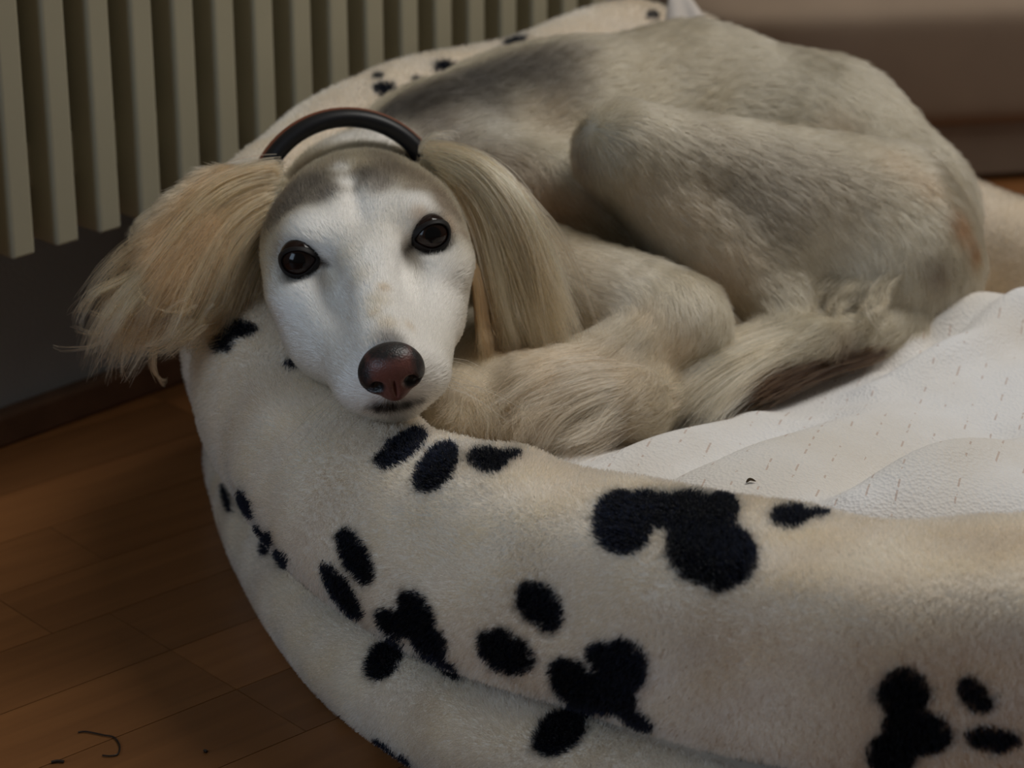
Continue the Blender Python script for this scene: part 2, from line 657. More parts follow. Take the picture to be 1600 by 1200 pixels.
CREAM = np.array([.755, .65, .535])
NAVY = np.array([.007, .011, .024])
bed = empty('pet_bed', (0.19, 1.5, 0), label='round cream plush dog bed with dark navy paw prints', cat='dog bed')
bed_inv = Matrix.Translation((-0.19, -1.5, 0))
m_plush_skin = mat_attr('plush_backing', rough=0.95, spec=0.05)
m_plush = mat_hair('plush_pile', rough=0.6, radial=0.8, ior=1.3)
BOFF = np.array([0.19, 1.5, 0])
bed_hair = []


def plush(name, kind, n):
    V, Fq = bed_surface(kind)
    me = mesh_arrays(name, V - BOFF, Fq)
    T = np.concatenate([Fq[:, [0, 1, 2]], Fq[:, [0, 2, 3]]])
    # vertex normals
    fn = np.cross(V[Fq[:, 1]] - V[Fq[:, 0]], V[Fq[:, 3]] - V[Fq[:, 0]])
    VN = np.zeros_like(V)
    for j in range(4):
        np.add.at(VN, Fq[:, j], fn)
    VN = nrm(VN)
    paw = in_paws(V, VN)
    C = CREAM * 0.9 * (1 + .06 * vnoise(V, 18, 3))[:, None]
    C[paw] = NAVY * .3
    set_col(me, C)
    o = link(name, me, m_plush_skin, bed, True)
    # pile
    ctr = V[T].mean(1)
    px, py = project(ctr)
    vis = (px > -60) & (px < 1660) & (py > -60) & (py < 1260)
    tn = nrm(np.cross(V[T[:, 1]] - V[T[:, 0]], V[T[:, 2]] - V[T[:, 0]]))
    facing = (tn * nrm(CAM - ctr)).sum(1) > -0.15
    dist = np.linalg.norm(CAM - ctr, axis=1)
    near = (px > -200) & (px < 2700) & (py > -200) & (py < 1900) & facing
    w = np.where(vis & facing, (1.45 / dist) ** 2, np.where(near, .5, 0.12))
    w = np.where(ctr[:, 2] < .004, 0.0, w)
    w = np.where((ctr[:, 2] < ZCR + .0005) if kind == 'rim' else (ctr[:, 2] > ZCR - .016), 0.0, w)
    P, idx, bw, _ = sample_tris(V, T, n, w)
    N = nrm((VN[T[idx]] * bw[..., None]).sum(1))
    # lay of the pile: outward and slightly downward, in soft swirling patches
    d = N * 1.0 + np.array([0, 0, -0.15]) + 0.28 * rng.normal(size=P.shape)
    sw = np.stack([vnoise(P, 9, 11), vnoise(P, 9, 12), vnoise(P, 9, 13)], 1)
    d = nrm(d + 0.30 * sw)
    L = (0.0030 + 0.0018 * rng.random(len(P)))[:, None]
    paw = in_paws(P + d * L * .7, N)
    bend = nrm(d + 0.3 * sw + 0.25 * rng.normal(size=P.shape) + np.array([0, 0, -.25]))
    S = np.stack([P - 0.0005 * N, P + d * L * .55, P + d * L * .6 + bend * L * .42], 1)
    C = CREAM * (1 + .10 * vnoise(P, 14, 5) + .06 * rng.normal(size=len(P)))[:, None]
    C = C * (1 + np.array([.015, -.01, -.05]) * vnoise(P, 25, 6)[:, None])
    C[paw] = NAVY * (1 + .3 * rng.random((paw.sum(), 1)))
    return S - BOFF, np.clip(C, 0, 1)


S1, C1 = plush('rim', 'rim', 340000)
S2, C2 = plush('base', 'base', 120000)
hair_object('plush_pile', np.concatenate([S1, S2]), np.concatenate([C1, C2]), 0.00021, m_plush, bed, tip=.35)

# cushion inside the bed
m_cush = mat_plain('cushion_cloth', (.62, .54, .43), .9, .1, .06, 30, .3, 500)
inner = OC[:, :2] - onrm * 0.085
V = []
rings = 22
for r in range(rings + 1):
    f = r / rings
    for k in range(0, NP_, 4):
        q = cen + (inner[k] - cen) * f
        z = 0.098 - .03 * max(0, f - .8) / .2 + .004 * math.sin(9 * q[0] * 4) * math.sin(7 * q[1] * 4)
        V.append((q[0] - BOFF[0], q[1] - BOFF[1], z))
m_ = NP_ // 4
Fq = [(r * m_ + k, r * m_ + (k + 1) % m_, (r + 1) * m_ + (k + 1) % m_, (r + 1) * m_ + k) for r in range(rings) for k in range(m_)]
me = bpy.data.meshes.new('inner_cushion')
me.from_pydata(V, [], Fq)
me.update()
ic = link('inner_cushion', me, m_cush, bed, True)
sm = ic.modifiers.new('thick', 'SOLIDIFY')
sm.thickness = 0.06
sm.offset = -1 if me.polygons[len(me.polygons) // 2].normal.z > 0 else 1

# ------------------------------------------------------------------ white blanket in the bed
def blanket_material():
    m, nt, b = new_mat('white_towelling')
    tc = nt.nodes.new('ShaderNodeTexCoord')
    b.inputs['Roughness'].default_value = .95
    b.inputs['Specular IOR Level'].default_value = .08
    b.inputs['Sheen Weight'].default_value = .15
    vo = nt.nodes.new('ShaderNodeTexVoronoi')
    vo.inputs['Scale'].default_value = 480
    nz = nt.nodes.new('ShaderNodeTexNoise')
    nz.inputs['Scale'].default_value = 90
    nz.inputs['Detail'].default_value = 4
    # thin broken threads of reddish brown
    mp = nt.nodes.new('ShaderNodeMapping')
    mp.inputs['Rotation'].default_value = (0, 0, math.radians(17))
    mp.inputs['Scale'].default_value = (1, 1, 1)
    wv = nt.nodes.new('ShaderNodeTexWave')
    wv.inputs['Scale'].default_value = 21
    wv.inputs['Distortion'].default_value = .35
    wv.inputs['Detail'].default_value = 2
    gt = nt.nodes.new('ShaderNodeMath'); gt.operation = 'GREATER_THAN'; gt.inputs[1].default_value = .988
    nb = nt.nodes.new('ShaderNodeTexNoise'); nb.inputs['Scale'].default_value = 110
    gt2 = nt.nodes.new('ShaderNodeMath'); gt2.operation = 'GREATER_THAN'; gt2.inputs[1].default_value = .56
    mu = nt.nodes.new('ShaderNodeMath'); mu.operation = 'MULTIPLY'
    mu2 = nt.nodes.new('ShaderNodeMath'); mu2.operation = 'MULTIPLY'; mu2.inputs[1].default_value = .45
    mix = nt.nodes.new('ShaderNodeMixRGB')
    r = nt.nodes.new('ShaderNodeValToRGB')
    r.color_ramp.elements[0].color = (.76, .71, .65, 1)
    r.color_ramp.elements[1].color = (.86, .84, .83, 1)
    r.color_ramp.elements[0].position = .35
    r.color_ramp.elements[1].position = .65
    big = nt.nodes.new('ShaderNodeTexNoise'); big.inputs['Scale'].default_value = 9; big.inputs['Detail'].default_value = 3
    L = nt.links.new
    for n in (vo, nz, nb, big): L(tc.outputs['Object'], n.inputs['Vector'])
    L(tc.outputs['Object'], mp.inputs['Vector']); L(mp.outputs[0], wv.inputs['Vector'])
    L(wv.outputs['Fac'], gt.inputs[0]); L(nb.outputs['Fac'], gt2.inputs[0])
    L(gt.outputs[0], mu.inputs[0]); L(gt2.outputs[0], mu.inputs[1]); L(mu.outputs[0], mu2.inputs[0])
    L(big.outputs['Fac'], r.inputs['Fac']); L(r.outputs['Color'], mix.inputs['Color1'])
    mix.inputs['Color2'].default_value = (.42, .22, .13, 1)
    L(mu2.outputs[0], mix.inputs['Fac']); L(mix.outputs[0], b.inputs['Base Color'])
    ad = nt.nodes.new('ShaderNodeMath'); ad.operation = 'ADD'
    L(vo.outputs['Distance'], ad.inputs[0]); L(nz.outputs['Fac'], ad.inputs[1])
    bp = nt.nodes.new('ShaderNodeBump'); bp.inputs['Strength'].default_value = .5; bp.inputs['Distance'].default_value = .0016
    L(ad.outputs[0], bp.inputs['Height']); L(bp.outputs['Normal'], b.inputs['Normal'])
    return m


m_blanket = blanket_material()


def seg_dist(X, Y, a, b):
    a, b = np.array(a), np.array(b)
    d = b - a
    t = np.clip(((X - a[0]) * d[0] + (Y - a[1]) * d[1]) / (d @ d), 0, 1)
    return np.hypot(X - a[0] - t * d[0], Y - a[1] - t * d[1]), t


def blanket_height(X, Y):
    z = 0.112 + 0 * X
    # swell towards the front rim and the right
    z = z + 0.045 * np.exp(-((Y - 1.22) / .13) ** 2 - ((X - .27) / .26) ** 2)
    z = z + 0.022 * np.exp(-((Y - 1.44) / .07) ** 2 - ((X - .36) / .13) ** 2)
    for a, b, w, h in FOLDS:
        d, t = seg_dist(X, Y, a, b)
        z = z + 1.35 * h * np.exp(-(d / w) ** 2) * (0.35 + .65 * np.sin(math.pi * np.clip(t, .08, .92)))
    z = z + .0022 * np.sin(X * 38 + Y * 17) * np.sin(Y * 31 - X * 12 + 1)
    return z


def bz(px, py, z): return tuple(atz(px, py, z)[:2])


FOLDS = [(bz(930, 725, .135), bz(1180, 640, .13), .016, .010), (bz(1000, 745, .14), bz(1300, 640, .135), .014, -.008),
         (bz(1250, 770, .15), bz(1560, 640, .145), .018, -.012), (bz(1340, 785, .15), bz(1600, 690, .15), .02, .010),
         (bz(1100, 740, .14), bz(1450, 590, .14), .03, .010), (bz(1370, 578, .14), bz(1620, 497, .14), .016, .014),
         (bz(1400, 550, .13), bz(1640, 478, .13), .010, -.012), (bz(1430, 500, .14), bz(1680, 440, .15), .026, .034)]
# far edge of the blanket, running from the front rim to the right beyond the frame
EDGE = np.array([atz(x, y, z - .03)[:2] for x, y, z in [(860, 735, .14), (915, 712, .133), (1060, 655, .125), (1190, 622, .125), (1300, 590, .13), (1370, 562, .135), (1405, 515, .14), (1450, 472, .148), (1530, 447, .152), (1610, 434, .155)]] + [np.array([.42, 1.6]), np.array([.46, 1.58])])
FRONT = np.array([atz(x, y, .165)[:2] + np.array([0, .006]) for x, y in [(830, 722), (900, 742), (960, 765), (1060, 785), (1160, 795), (1280, 812), (1380, 818), (1480, 822), (1580, 820)]] + [np.array([.33, 1.135]), np.array([.42, 1.17]), np.array([.47, 1.24])])
nu, nv_ = 170, 90
E_ = catmull(EDGE, nu)
Fr = catmull(FRONT, nu)
vv = np.linspace(0, 1, nv_)[None, :, None]
G = E_[:, None] * (1 - vv) + Fr[:, None] * vv
X, Y = G[..., 0], G[..., 1]
Z = blanket_height(X, Y)
# hem falls at the far edge, the front is tucked behind the rim
edge_f = np.clip(vv[..., 0] / .10, 0, 1)
Z = Z - .022 * (1 - edge_f) ** 2
Z = Z - .03 * np.clip((vv[..., 0] - .86) / .14, 0, 1) ** 2
Z = np.minimum(Z, .185)
V = np.stack([X, Y, Z], -1).reshape(-1, 3)
ids = np.arange(nu * nv_).reshape(nu, nv_)
Fq = np.stack([ids[:-1, :-1], ids[:-1, 1:], ids[1:, 1:], ids[1:, :-1]], -1).reshape(-1, 4)
BL = np.array([.25, 1.3, .1])
me = mesh_arrays('blanket', V - BL, Fq)
blanket = link('blanket', me, m_blanket, smooth=True, label='rumpled white towelling blanket lying inside the dog bed', cat='blanket')
blanket.location = BL
so = blanket.modifiers.new('thick', 'SOLIDIFY')
so.thickness = .006
so.offset = -1 if me.polygons[500].normal.z > 0 else 1

# ================================================================== DOG
# ---- implicit body: smooth union of tapered limbs and ellipsoids on one grid, meshed as one continuous surface
HS = 0.002
GLO = np.array([-.25, 1.17, .055])
GHI = np.array([.37, 1.86, .30])
GN = np.ceil((GHI - GLO) / HS).astype(int) + 1
FIELD = np.full(GN, .03, np.float32)
PRIMS = []          # (distance function, flow direction) for the lay of the coat


def _slice(lo, hi):
    i0 = np.clip(np.floor((lo - GLO) / HS).astype(int), 0, GN)
    i1 = np.clip(np.ceil((hi - GLO) / HS).astype(int) + 1, 0, GN)
    sl = tuple(slice(a, b) for a, b in zip(i0, i1))
    g = [GLO[k] + HS * np.arange(i0[k], i1[k], dtype=np.float32) for k in range(3)]
    return sl, np.stack(np.meshgrid(*g, indexing='ij'), -1)


def smin(a, b, k):
    h = np.clip(.5 + .5 * (b - a) / k, 0, 1)
    return b + (a - b) * h - k * h * (1 - h)


def cone_d(P, a, b, ra, rb):
    ab = b - a
    t = np.clip(((P - a) @ ab) / (ab @ ab), 0, 1)
    return np.linalg.norm(P - a - t[..., None] * ab, axis=-1) - (ra + (rb - ra) * t)


def ell_d(P, c, R, rad):
    q = (P - c) @ R            # columns of R: axes
    k0 = np.linalg.norm(q / rad, axis=-1)
    k1 = np.linalg.norm(q / (rad * rad), axis=-1)
    return k0 * (k0 - 1) / np.maximum(k1, 1e-6)


def add_field(fn, lo, hi, k, sub=False):
    sl, P = _slice(lo - k - .004, hi + k + .004)
    if 0 in P.shape:
        return
    d = fn(P).astype(np.float32)
    if sub:
        FIELD[sl] = -smin(-FIELD[sl], d, k)
    else:
        FIELD[sl] = smin(FIELD[sl], d, k)


def cone(a, b, ra, rb, k=.015, flow=None):
    a, b = np.array(a, float), np.array(b, float)
    r = max(ra, rb)
    add_field(lambda P: cone_d(P, a, b, ra, rb), np.minimum(a, b) - r, np.maximum(a, b) + r, k)
    fl = nrm(b - a) if flow is None else nrm(np.array(flow, float))
    PRIMS.append((lambda P: cone_d(P, a, b, ra, rb), fl))


def ell(c, rad, R=np.eye(3), k=.015, flow=(1, 0, 0), sub=False):
    c, rad = np.array(c, float), np.array(rad, float)
    r = rad.max()
    add_field(lambda P: ell_d(P, c, R, rad), c - r, c + r, k, sub)
    if not sub:
        PRIMS.append((lambda P: ell_d(P, c, R, rad), nrm(np.array(flow, float))))


def axes(x, y):
    x = nrm(np.array(x, float)); y = np.array(y, float)
    y = nrm(y - x * (x @ y))
    return np.stack([x, y, np.cross(x, y)], 1)


# ---- trunk
A = atY(720, 315, 1.61); B = atY(890, 282, 1.66); C_ = atY(1080, 232, 1.70); D = atY(1270, 252, 1.69); R_ = atY(1372, 345, 1.64)
cone(A, B, .078, .091, .02)
cone(B, C_, .091, .082, .02)
cone(C_, D, .083, .069, .02)
cone(D, R_, .069, .068, .02)
# shoulder and withers
cone(atY(690, 285, 1.585), atY(775, 255, 1.655), .050, .062, .03, flow=A2.tolist() + [0])
ell(atY(830, 372, 1.555), (.085, .04, .062), k=.025, flow=(.5, 0, -.8))
# ---- hind leg lying folded on the flank
K = atY(975, 236, 1.520)
S_ = atY(1190, 470, 1.512)
Hp = atY(1365, 362, 1.585)
cone(K, Hp, .030, .060, .006, flow=nrm(Hp - K) + np.array([0, 0, -.5]))
cone(K, S_, .029, .034, .006)
ell(atY(1160, 365, 1.540), (.070, .045, .050), k=.012, flow=(.6, -.2, -.7))
ell(atY(1420, 415, 1.575), (.047, .05, .045), k=.02, flow=(-.3, 0, -.9))
ell(atY(1330, 430, 1.555), (.06, .045, .04), k=.02, flow=(-.2, -.2, -.9))
cone(S_, atY(1230, 535, 1.475), .03, .018, .012)
cone(atY(1230, 535, 1.475), atY(1120, 575, 1.445), .018, .02, .01)
# ---- foreleg folded under the chest
W = atY(1058, 510, 1.445)
cone(atY(790, 445, 1.495), W, .046, .031, .005)
ell(atY(960, 472, 1.468), (.055, .030, .028), k=.008, flow=(.9, 0, -.3))
cone(W, atY(930, 600, 1.405), .030, .027, .008)
cone(atY(930, 600, 1.405), atY(820, 632, 1.375), .027, .030, .010)
cone(atY(1000, 610, 1.42), atY(985, 640, 1.38), .026, .024, .010)
# far foreleg under the chin
cone(atY(800, 520, 1.47), atY(720, 640, 1.37), .035, .026, .01)
# ---- tail wrapped round the front
T1, T2, T3, T4, T5 = atY(1490, 420, 1.60), atY(1410, 515, 1.525), atY(1280, 540, 1.465), atY(1130, 590, 1.42), atY(1020, 650, 1.385)
cone(T1, T2, .020, .016, .012); cone(T2, T3, .016, .014, .008); cone(T3, T4, .014, .011, .008); cone(T4, T5, .011, .007, .008)

# ---- head frame: r to the picture's right, m along the muzzle, u up out of the brow
EYE_Z = 1.42
E0 = CAM + ray(571, 388) * EYE_Z
ir, iu, fw = np.array([1., 0, 0]), np.array([0, SP, CP]), np.array([0, CP, -SP])
ro = math.radians(9)
r0 = ir * math.cos(ro) + iu * math.sin(ro)
dn = ir * math.sin(ro) - iu * math.cos(ro)
phi = math.radians(31.5)
HM = nrm(-math.cos(phi) * fw + math.sin(phi) * dn + .07 * ir)
HR = nrm(r0 - HM * (r0 @ HM))
HU = np.cross(HM, HR)
HF = np.stack([HR, HM, HU], 1)


def hl(x, y, z): return E0 + HF @ np.array([x, y, z], float)


def hcone(a, b, ra, rb, k=.012, flow=None): cone(hl(*a), hl(*b), ra, rb, k, flow=None if flow is None else HF @ np.array(flow, float))
def hell(c, rad, k=.012, flow=(0, -1, 0), sub=False, R=None): ell(hl(*c), rad, HF if R is None else HF @ R, k, HF @ np.array(flow, float), sub)


# neck
NB = atY(565, 345, 1.53)
cone(NB, atY(660, 310, 1.60), .048, .054, .03)
cone(hl(0, -.085, -.042), NB, .046, .050, .02)
# skull
hell((0, -.062, -.021), (.051, .066, .038), .01, (0, -1, .1))
for s in (-1, 1):
    hell((s * .034, -.034, -.024), (.025, .050, .032), .016, (s * .35, -1, -.3))
    hell((s * .027, -.022, .0035), (.017, .019, .012), .010, (s * .5, -1, .3))
    hell((s * .040, -.012, -.022), (.014, .024, .010), .012, (s * .4, -1, -.1))
hcone((0, -.045, -.012), (0, .01, -.014), .026, .024, .014, (0, -1, .1))
# muzzle
hcone((0, .0, -.030), (0, .082, -.031), .0355, .0235, .012, (0, -1, 0))
hcone((0, .005, -.012), (0, .092, -.016), .019, .0135, .010, (0, -1, 0))
for s in (-1, 1):
    hcone((s * .019, .02, -.038), (s * .0155, .082, -.035), .024, .0160, .010, (s * .25, -1, -.2))
# lower jaw
hcone((0, -.035, -.054), (0, .080, -.0475), .036, .0145, .010, (0, -1, 0))
hell((-.029, .000, -.041), (.026, .048, .026), .014, (-.3, -1, -.3))
hell((.028, -.006, -.041), (.021, .042, .025), .014, (.3, -1, -.3))
# mouth slit
for s in (-1, 1):
    pass
# hollows beside the bridge of the nose, cheek bones
for s in (-1, 1):
    hell((s * .0225, .026, -.0065), (.006, .026, .007), .014, sub=True)
    hell((s * .043, -.004, -.0205), (.013, .018, .0075), .010, (s * .4, -1, -.1))
# furrow between the brows
hell((0, -.030, .0175), (.0035, .026, .005), .010, sub=True)
# eye sockets
EYES = []
for s in (-1, 1):
    ec = np.array([s * .0365, -.0085, -.003])
    ed = nrm(np.array([s * .42, .88, .18]))
    hell(ec + ed * .008, (.0118, .0110, .0105), .004, sub=True)
    EYES.append((hl(*ec), HF @ ed))
# seat for the nose leather
# ear flaps
EARL = [atY(420, 300, 1.455), atY(350, 335, 1.43), atY(285, 405, 1.40), atY(240, 470, 1.385)]
EARR = [atY(690, 270, 1.47), atY(752, 330, 1.44), atY(785, 420, 1.425), atY(800, 500, 1.415)]


def flap(a, b, wa, wb, th, wdir):
    a, b = np.array(a), np.array(b)
    ax = nrm(b - a)
    wd = nrm(wdir - ax * (wdir @ ax))
    td = np.cross(ax, wd)
    L = np.linalg.norm(b - a)

    def fn(P):
        q = P - a
        t = np.clip((q @ ax) / L, 0, 1)
        w = wa + (wb - wa) * t
        e = q - (t * L)[..., None] * ax
        x, y, z = e @ wd, e @ td, e @ ax
        return (np.sqrt((x / w) ** 2 + (y / th) ** 2 + (z / w) ** 2) - 1) * th * .8
    m = max(wa, wb)
    add_field(fn, np.minimum(a, b) - m, np.maximum(a, b) + m, .006)
    PRIMS.append((fn, ax))


for P_, wd, ws in ((EARL, iu * .9 - ir * .45, (.016, .024, .028, .012)), (EARR, ir * .9 + iu * .4, (.018, .022, .022, .012))):
    for i in range(3):
        flap(P_[i], P_[i + 1], ws[i], ws[i + 1], .007, wd)


# ---- surface nets
def surface_nets(F, lo, h):
    ins = F < 0
    nx, ny, nz = F.shape
    acc_i, acc_p = [], []
    quads = []
    cellid = lambda i, j, k: (i * (ny - 1) + j) * (nz - 1) + k
    strides = [(0, 1, 2), (1, 2, 0), (2, 0, 1)]
    for ax, u, v in strides:
        s0 = [slice(None)] * 3; s1 = [slice(None)] * 3
        s0[ax] = slice(0, -1); s1[ax] = slice(1, None)
        a, b = ins[tuple(s0)], ins[tuple(s1)]
        I = np.argwhere(a != b)
        ok = (I[:, u] > 0) & (I[:, v] > 0) & (I[:, u] < F.shape[u] - 1) & (I[:, v] < F.shape[v] - 1)
        I = I[ok]
        J = I.copy(); J[:, ax] += 1
        fa, fb = F[tuple(I.T)], F[tuple(J.T)]
        t = fa / (fa - fb)
        P = I.astype(float); P[:, ax] += t
        cs = []
        for du, dv in ((0, 0), (-1, 0), (-1, -1), (0, -1)):
            c = I.copy(); c[:, u] += du; c[:, v] += dv
            ci = cellid(c[:, 0], c[:, 1], c[:, 2])
            acc_i.append(ci); acc_p.append(P); cs.append(ci)
        q = np.stack(cs, 1)
        flip = fa > 0
        q[flip] = q[flip][:, ::-1]
        quads.append(q)
    ci = np.concatenate(acc_i); P = np.concatenate(acc_p); Q = np.concatenate(quads)
    uq, inv = np.unique(ci, return_inverse=True)
    cnt = np.bincount(inv)
    V = np.stack([np.bincount(inv, P[:, k]) / cnt for k in range(3)], 1)
    Q = np.searchsorted(uq, Q)
    return V * h + lo, Q


DV, DQ = surface_nets(FIELD, GLO, HS)
# keep the largest connected piece only is not needed: every limb is joined
fn_ = np.cross(DV[DQ[:, 2]] - DV[DQ[:, 0]], DV[DQ[:, 3]] - DV[DQ[:, 1]])
DVN = np.zeros_like(DV)
for j in range(4):
    for k in range(3):
        DVN[:, k] += np.bincount(DQ[:, j], fn_[:, k], len(DV))
DVN = nrm(DVN)
if ((DV - DV.mean(0)) * DVN).sum() < 0:
    DQ = DQ[:, ::-1]; DVN = -DVN
# light relaxation of the grid steps
E2 = np.concatenate([DQ[:, [0, 1]], DQ[:, [1, 2]], DQ[:, [2, 3]], DQ[:, [3, 0]]])
deg = np.bincount(E2[:, 0], minlength=len(DV)) + np.bincount(E2[:, 1], minlength=len(DV))
for it in range(3):
    s = np.stack([np.bincount(E2[:, 0], DV[E2[:, 1], k], len(DV)) + np.bincount(E2[:, 1], DV[E2[:, 0], k], len(DV)) for k in range(3)], 1)
    DV = DV * .5 + .5 * s / deg[:, None]
DT = np.concatenate([DQ[:, [0, 1, 2]], DQ[:, [0, 2, 3]]])
print('dog verts', len(DV), 'quads', len(DQ))
bvh = BVHTree.FromPolygons([tuple(v) for v in DV], [tuple(q) for q in DQ.tolist()])


def hit(px, py):
    d = Vector(nrm(ray(px, py)))
    h = bvh.ray_cast(Vector(CAM), d)
    return None if h[0] is None else np.array(h[0])


# ---- lay of the coat
def flow_at(P):
    W = np.full(len(P), 1e-9)
    Fl = np.zeros((len(P), 3))
    for fn, fl in PRIMS:
        d = fn(P)
        w = np.exp(-np.clip(d + .002, 0, 1) / .006)
        W += w
        Fl += w[:, None] * fl
    return nrm(Fl / W[:, None] + 1e-6)


# ---- coat colours, by where they sit on the animal (centre found on the surface)
COAT = np.array([.43, .385, .305])
WHITE = np.array([.85, .82, .78])
GREY = np.array([.16, .145, .13])
FAWN = np.array([.46, .335, .215])
SPOTS = [  # px, py, radius px, colour, strength
    # body
    (660, 185, 50, GREY * 1.2, .7), (880, 130, 60, GREY * 1.6, .5), (760, 160, 50, GREY * .9, .7), (850, 130, 45, GREY * .9, .6),
    (690, 145, 65, GREY * .5, 1), (740, 125, 65, GREY * .45, 1), (800, 105, 65, GREY * .5, .95), (860, 90, 60, GREY * .8, .8), (640, 165, 50, GREY * .45, 1), (610, 178, 34, GREY * .5, 1), (900, 75, 40, GREY * 1.2, .6),
    (700, 215, 60, GREY * 1.9, .7), (780, 260, 50, (.23, .18, .14), .6), (860, 190, 50, (.30, .24, .18), .5), (900, 240, 40, (.24, .18, .13), .6), (830, 280, 40, (.36, .29, .22), .5),
    (850, 330, 45, (.50, .36, .26), .6), (760, 200, 40, (.42, .40, .36), .5), (900, 330, 40, (.45, .34, .25), .5), (880, 400, 60, (.62, .53, .42), .6),
    (1050, 80, 120, (.45, .395, .31), .5), (1200, 110, 90, (.37, .335, .27), .5),
    (1120, 250, 90, (.31, .27, .215), .6), (1250, 280, 90, (.27, .24, .195), .7), (1200, 320, 80, (.28, .245, .20), .65), (1330, 300, 70, (.31, .27, .215), .55),
    (1060, 350, 60, (.46, .375, .285), .6), (1130, 430, 60, (.47, .37, .275), .6), (1000, 300, 40, (.45, .37, .28), .5),
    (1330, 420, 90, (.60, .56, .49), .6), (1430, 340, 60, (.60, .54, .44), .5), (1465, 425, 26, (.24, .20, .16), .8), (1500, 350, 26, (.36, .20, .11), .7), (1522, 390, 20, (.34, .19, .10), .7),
    (1400, 255, 40, (.46, .34, .23), .4), (1300, 200, 40, (.46, .36, .26), .4), (1450, 290, 30, (.46, .33, .22), .5),
    # foreleg, tail
    (950, 440, 80, (.70, .63, .53), .8), (1060, 460, 70, (.68, .61, .50), .8), (1060, 550, 45, (.60, .47, .33), .6), (900, 600, 120, (.68, .555, .43), .8), (1010, 490, 30, (.55, .42, .29), .4),
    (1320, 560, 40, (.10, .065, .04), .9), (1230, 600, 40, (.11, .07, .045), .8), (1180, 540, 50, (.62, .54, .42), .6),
    # head
    (570, 450, 140, WHITE, 1), (480, 480, 110, WHITE, 1), (640, 450, 110, WHITE, 1), (560, 560, 110, WHITE, 1), (640, 560, 90, WHITE, 1), (560, 330, 70, WHITE, 1), (480, 340, 50, WHITE, .8), (650, 310, 45, WHITE * .95, .8),
    (450, 302, 44, GREY * .9, .92), (422, 338, 52, GREY * .85, .95), (436, 325, 40, GREY * .85, .92), (490, 288, 38, GREY * 1.0, .92), (518, 296, 24, GREY * 1.3, .8), (410, 372, 40, GREY * .95, .92), (402, 400, 26, GREY * 1.2, .8), (500, 314, 20, GREY * 1.6, .6), (470, 268, 28, (.26, .215, .17), .85), (520, 256, 22, (.30, .26, .21), .75),
    (575, 274, 32, GREY * .85, .92), (615, 264, 38, (.18, .155, .125), .92), (655, 278, 34, (.20, .165, .125), .92), (600, 246, 30, (.24, .21, .17), .85), (688, 304, 28, (.20, .16, .12), .92), (712, 335, 24, (.20, .16, .12), .9), (726, 368, 16, (.26, .205, .155), .8), (645, 250, 28, (.26, .215, .16), .85), (590, 296, 18, GREY * 1.5, .65), (640, 294, 16, (.36, .31, .25), .6),
    (440, 335, 26, GREY, .8), (465, 318, 24, GREY * 1.1, .75), (500, 306, 20, GREY * 1.3, .7), (600, 285, 24, GREY * 1.2, .7), (650, 293, 22, (.24, .2, .155), .7), (690, 320, 24, (.21, .165, .125), .8),
    (533, 265, 15, WHITE, .9), (543, 287, 16, WHITE, .95), (552, 312, 18, WHITE, .9),
    (475, 345, 22, WHITE, .7), (520, 335, 24, WHITE, .8), (660, 318, 18, WHITE * .95, .7),
    (590, 470, 22, (.62, .50, .33), .5), (600, 450, 12, (.52, .36, .20), .6), (605, 505, 18, (.56, .42, .25), .5), (585, 490, 12, (.55, .40, .22), .5), (640, 510, 12, (.55, .42, .28), .5), (600, 528, 28, (.32, .30, .28), .8), (615, 543, 24, (.18, .17, .165), .85),
    (655, 335, 16, (.45, .33, .24), .6), (702, 350, 16, (.5, .38, .28), .6), (520, 435, 26, (.62, .52, .40), .5), (540, 400, 26, (.64, .55, .42), .5), (560, 430, 24, (.66, .56, .43), .5), (620, 340, 30, (.66, .60, .52), .5),
    (467, 402, 33, (.10, .075, .06), .9), (675, 369, 33, (.10, .075, .06), .9), (500, 409, 9, (.05, .04, .035), .9), (508, 412, 7, (.06, .05, .045), .8), (516, 415, 5, (.10, .08, .07), .6), (645, 381, 9, (.05, .04, .035), .9), (639, 388, 7, (.06, .05, .045), .8), (634, 395, 5, (.10, .08, .07), .6),
    (720, 600, 60, (.68, .58, .45), .8), (760, 640, 50, (.68, .58, .45), .8),
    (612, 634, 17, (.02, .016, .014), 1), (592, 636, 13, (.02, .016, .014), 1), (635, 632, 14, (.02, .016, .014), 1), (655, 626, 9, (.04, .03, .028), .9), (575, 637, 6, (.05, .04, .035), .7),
    
    (545, 214, 46, WHITE, 1), (500, 222, 34, WHITE * .95, 1), (595, 216, 36, WHITE * .95, 1), (480, 232, 26, WHITE * .9, .9),
]
PAL = []
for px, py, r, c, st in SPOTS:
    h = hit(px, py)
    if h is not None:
        PAL.append((h, r * np.linalg.norm(h - CAM) / F_PX, np.array(c, float), st))


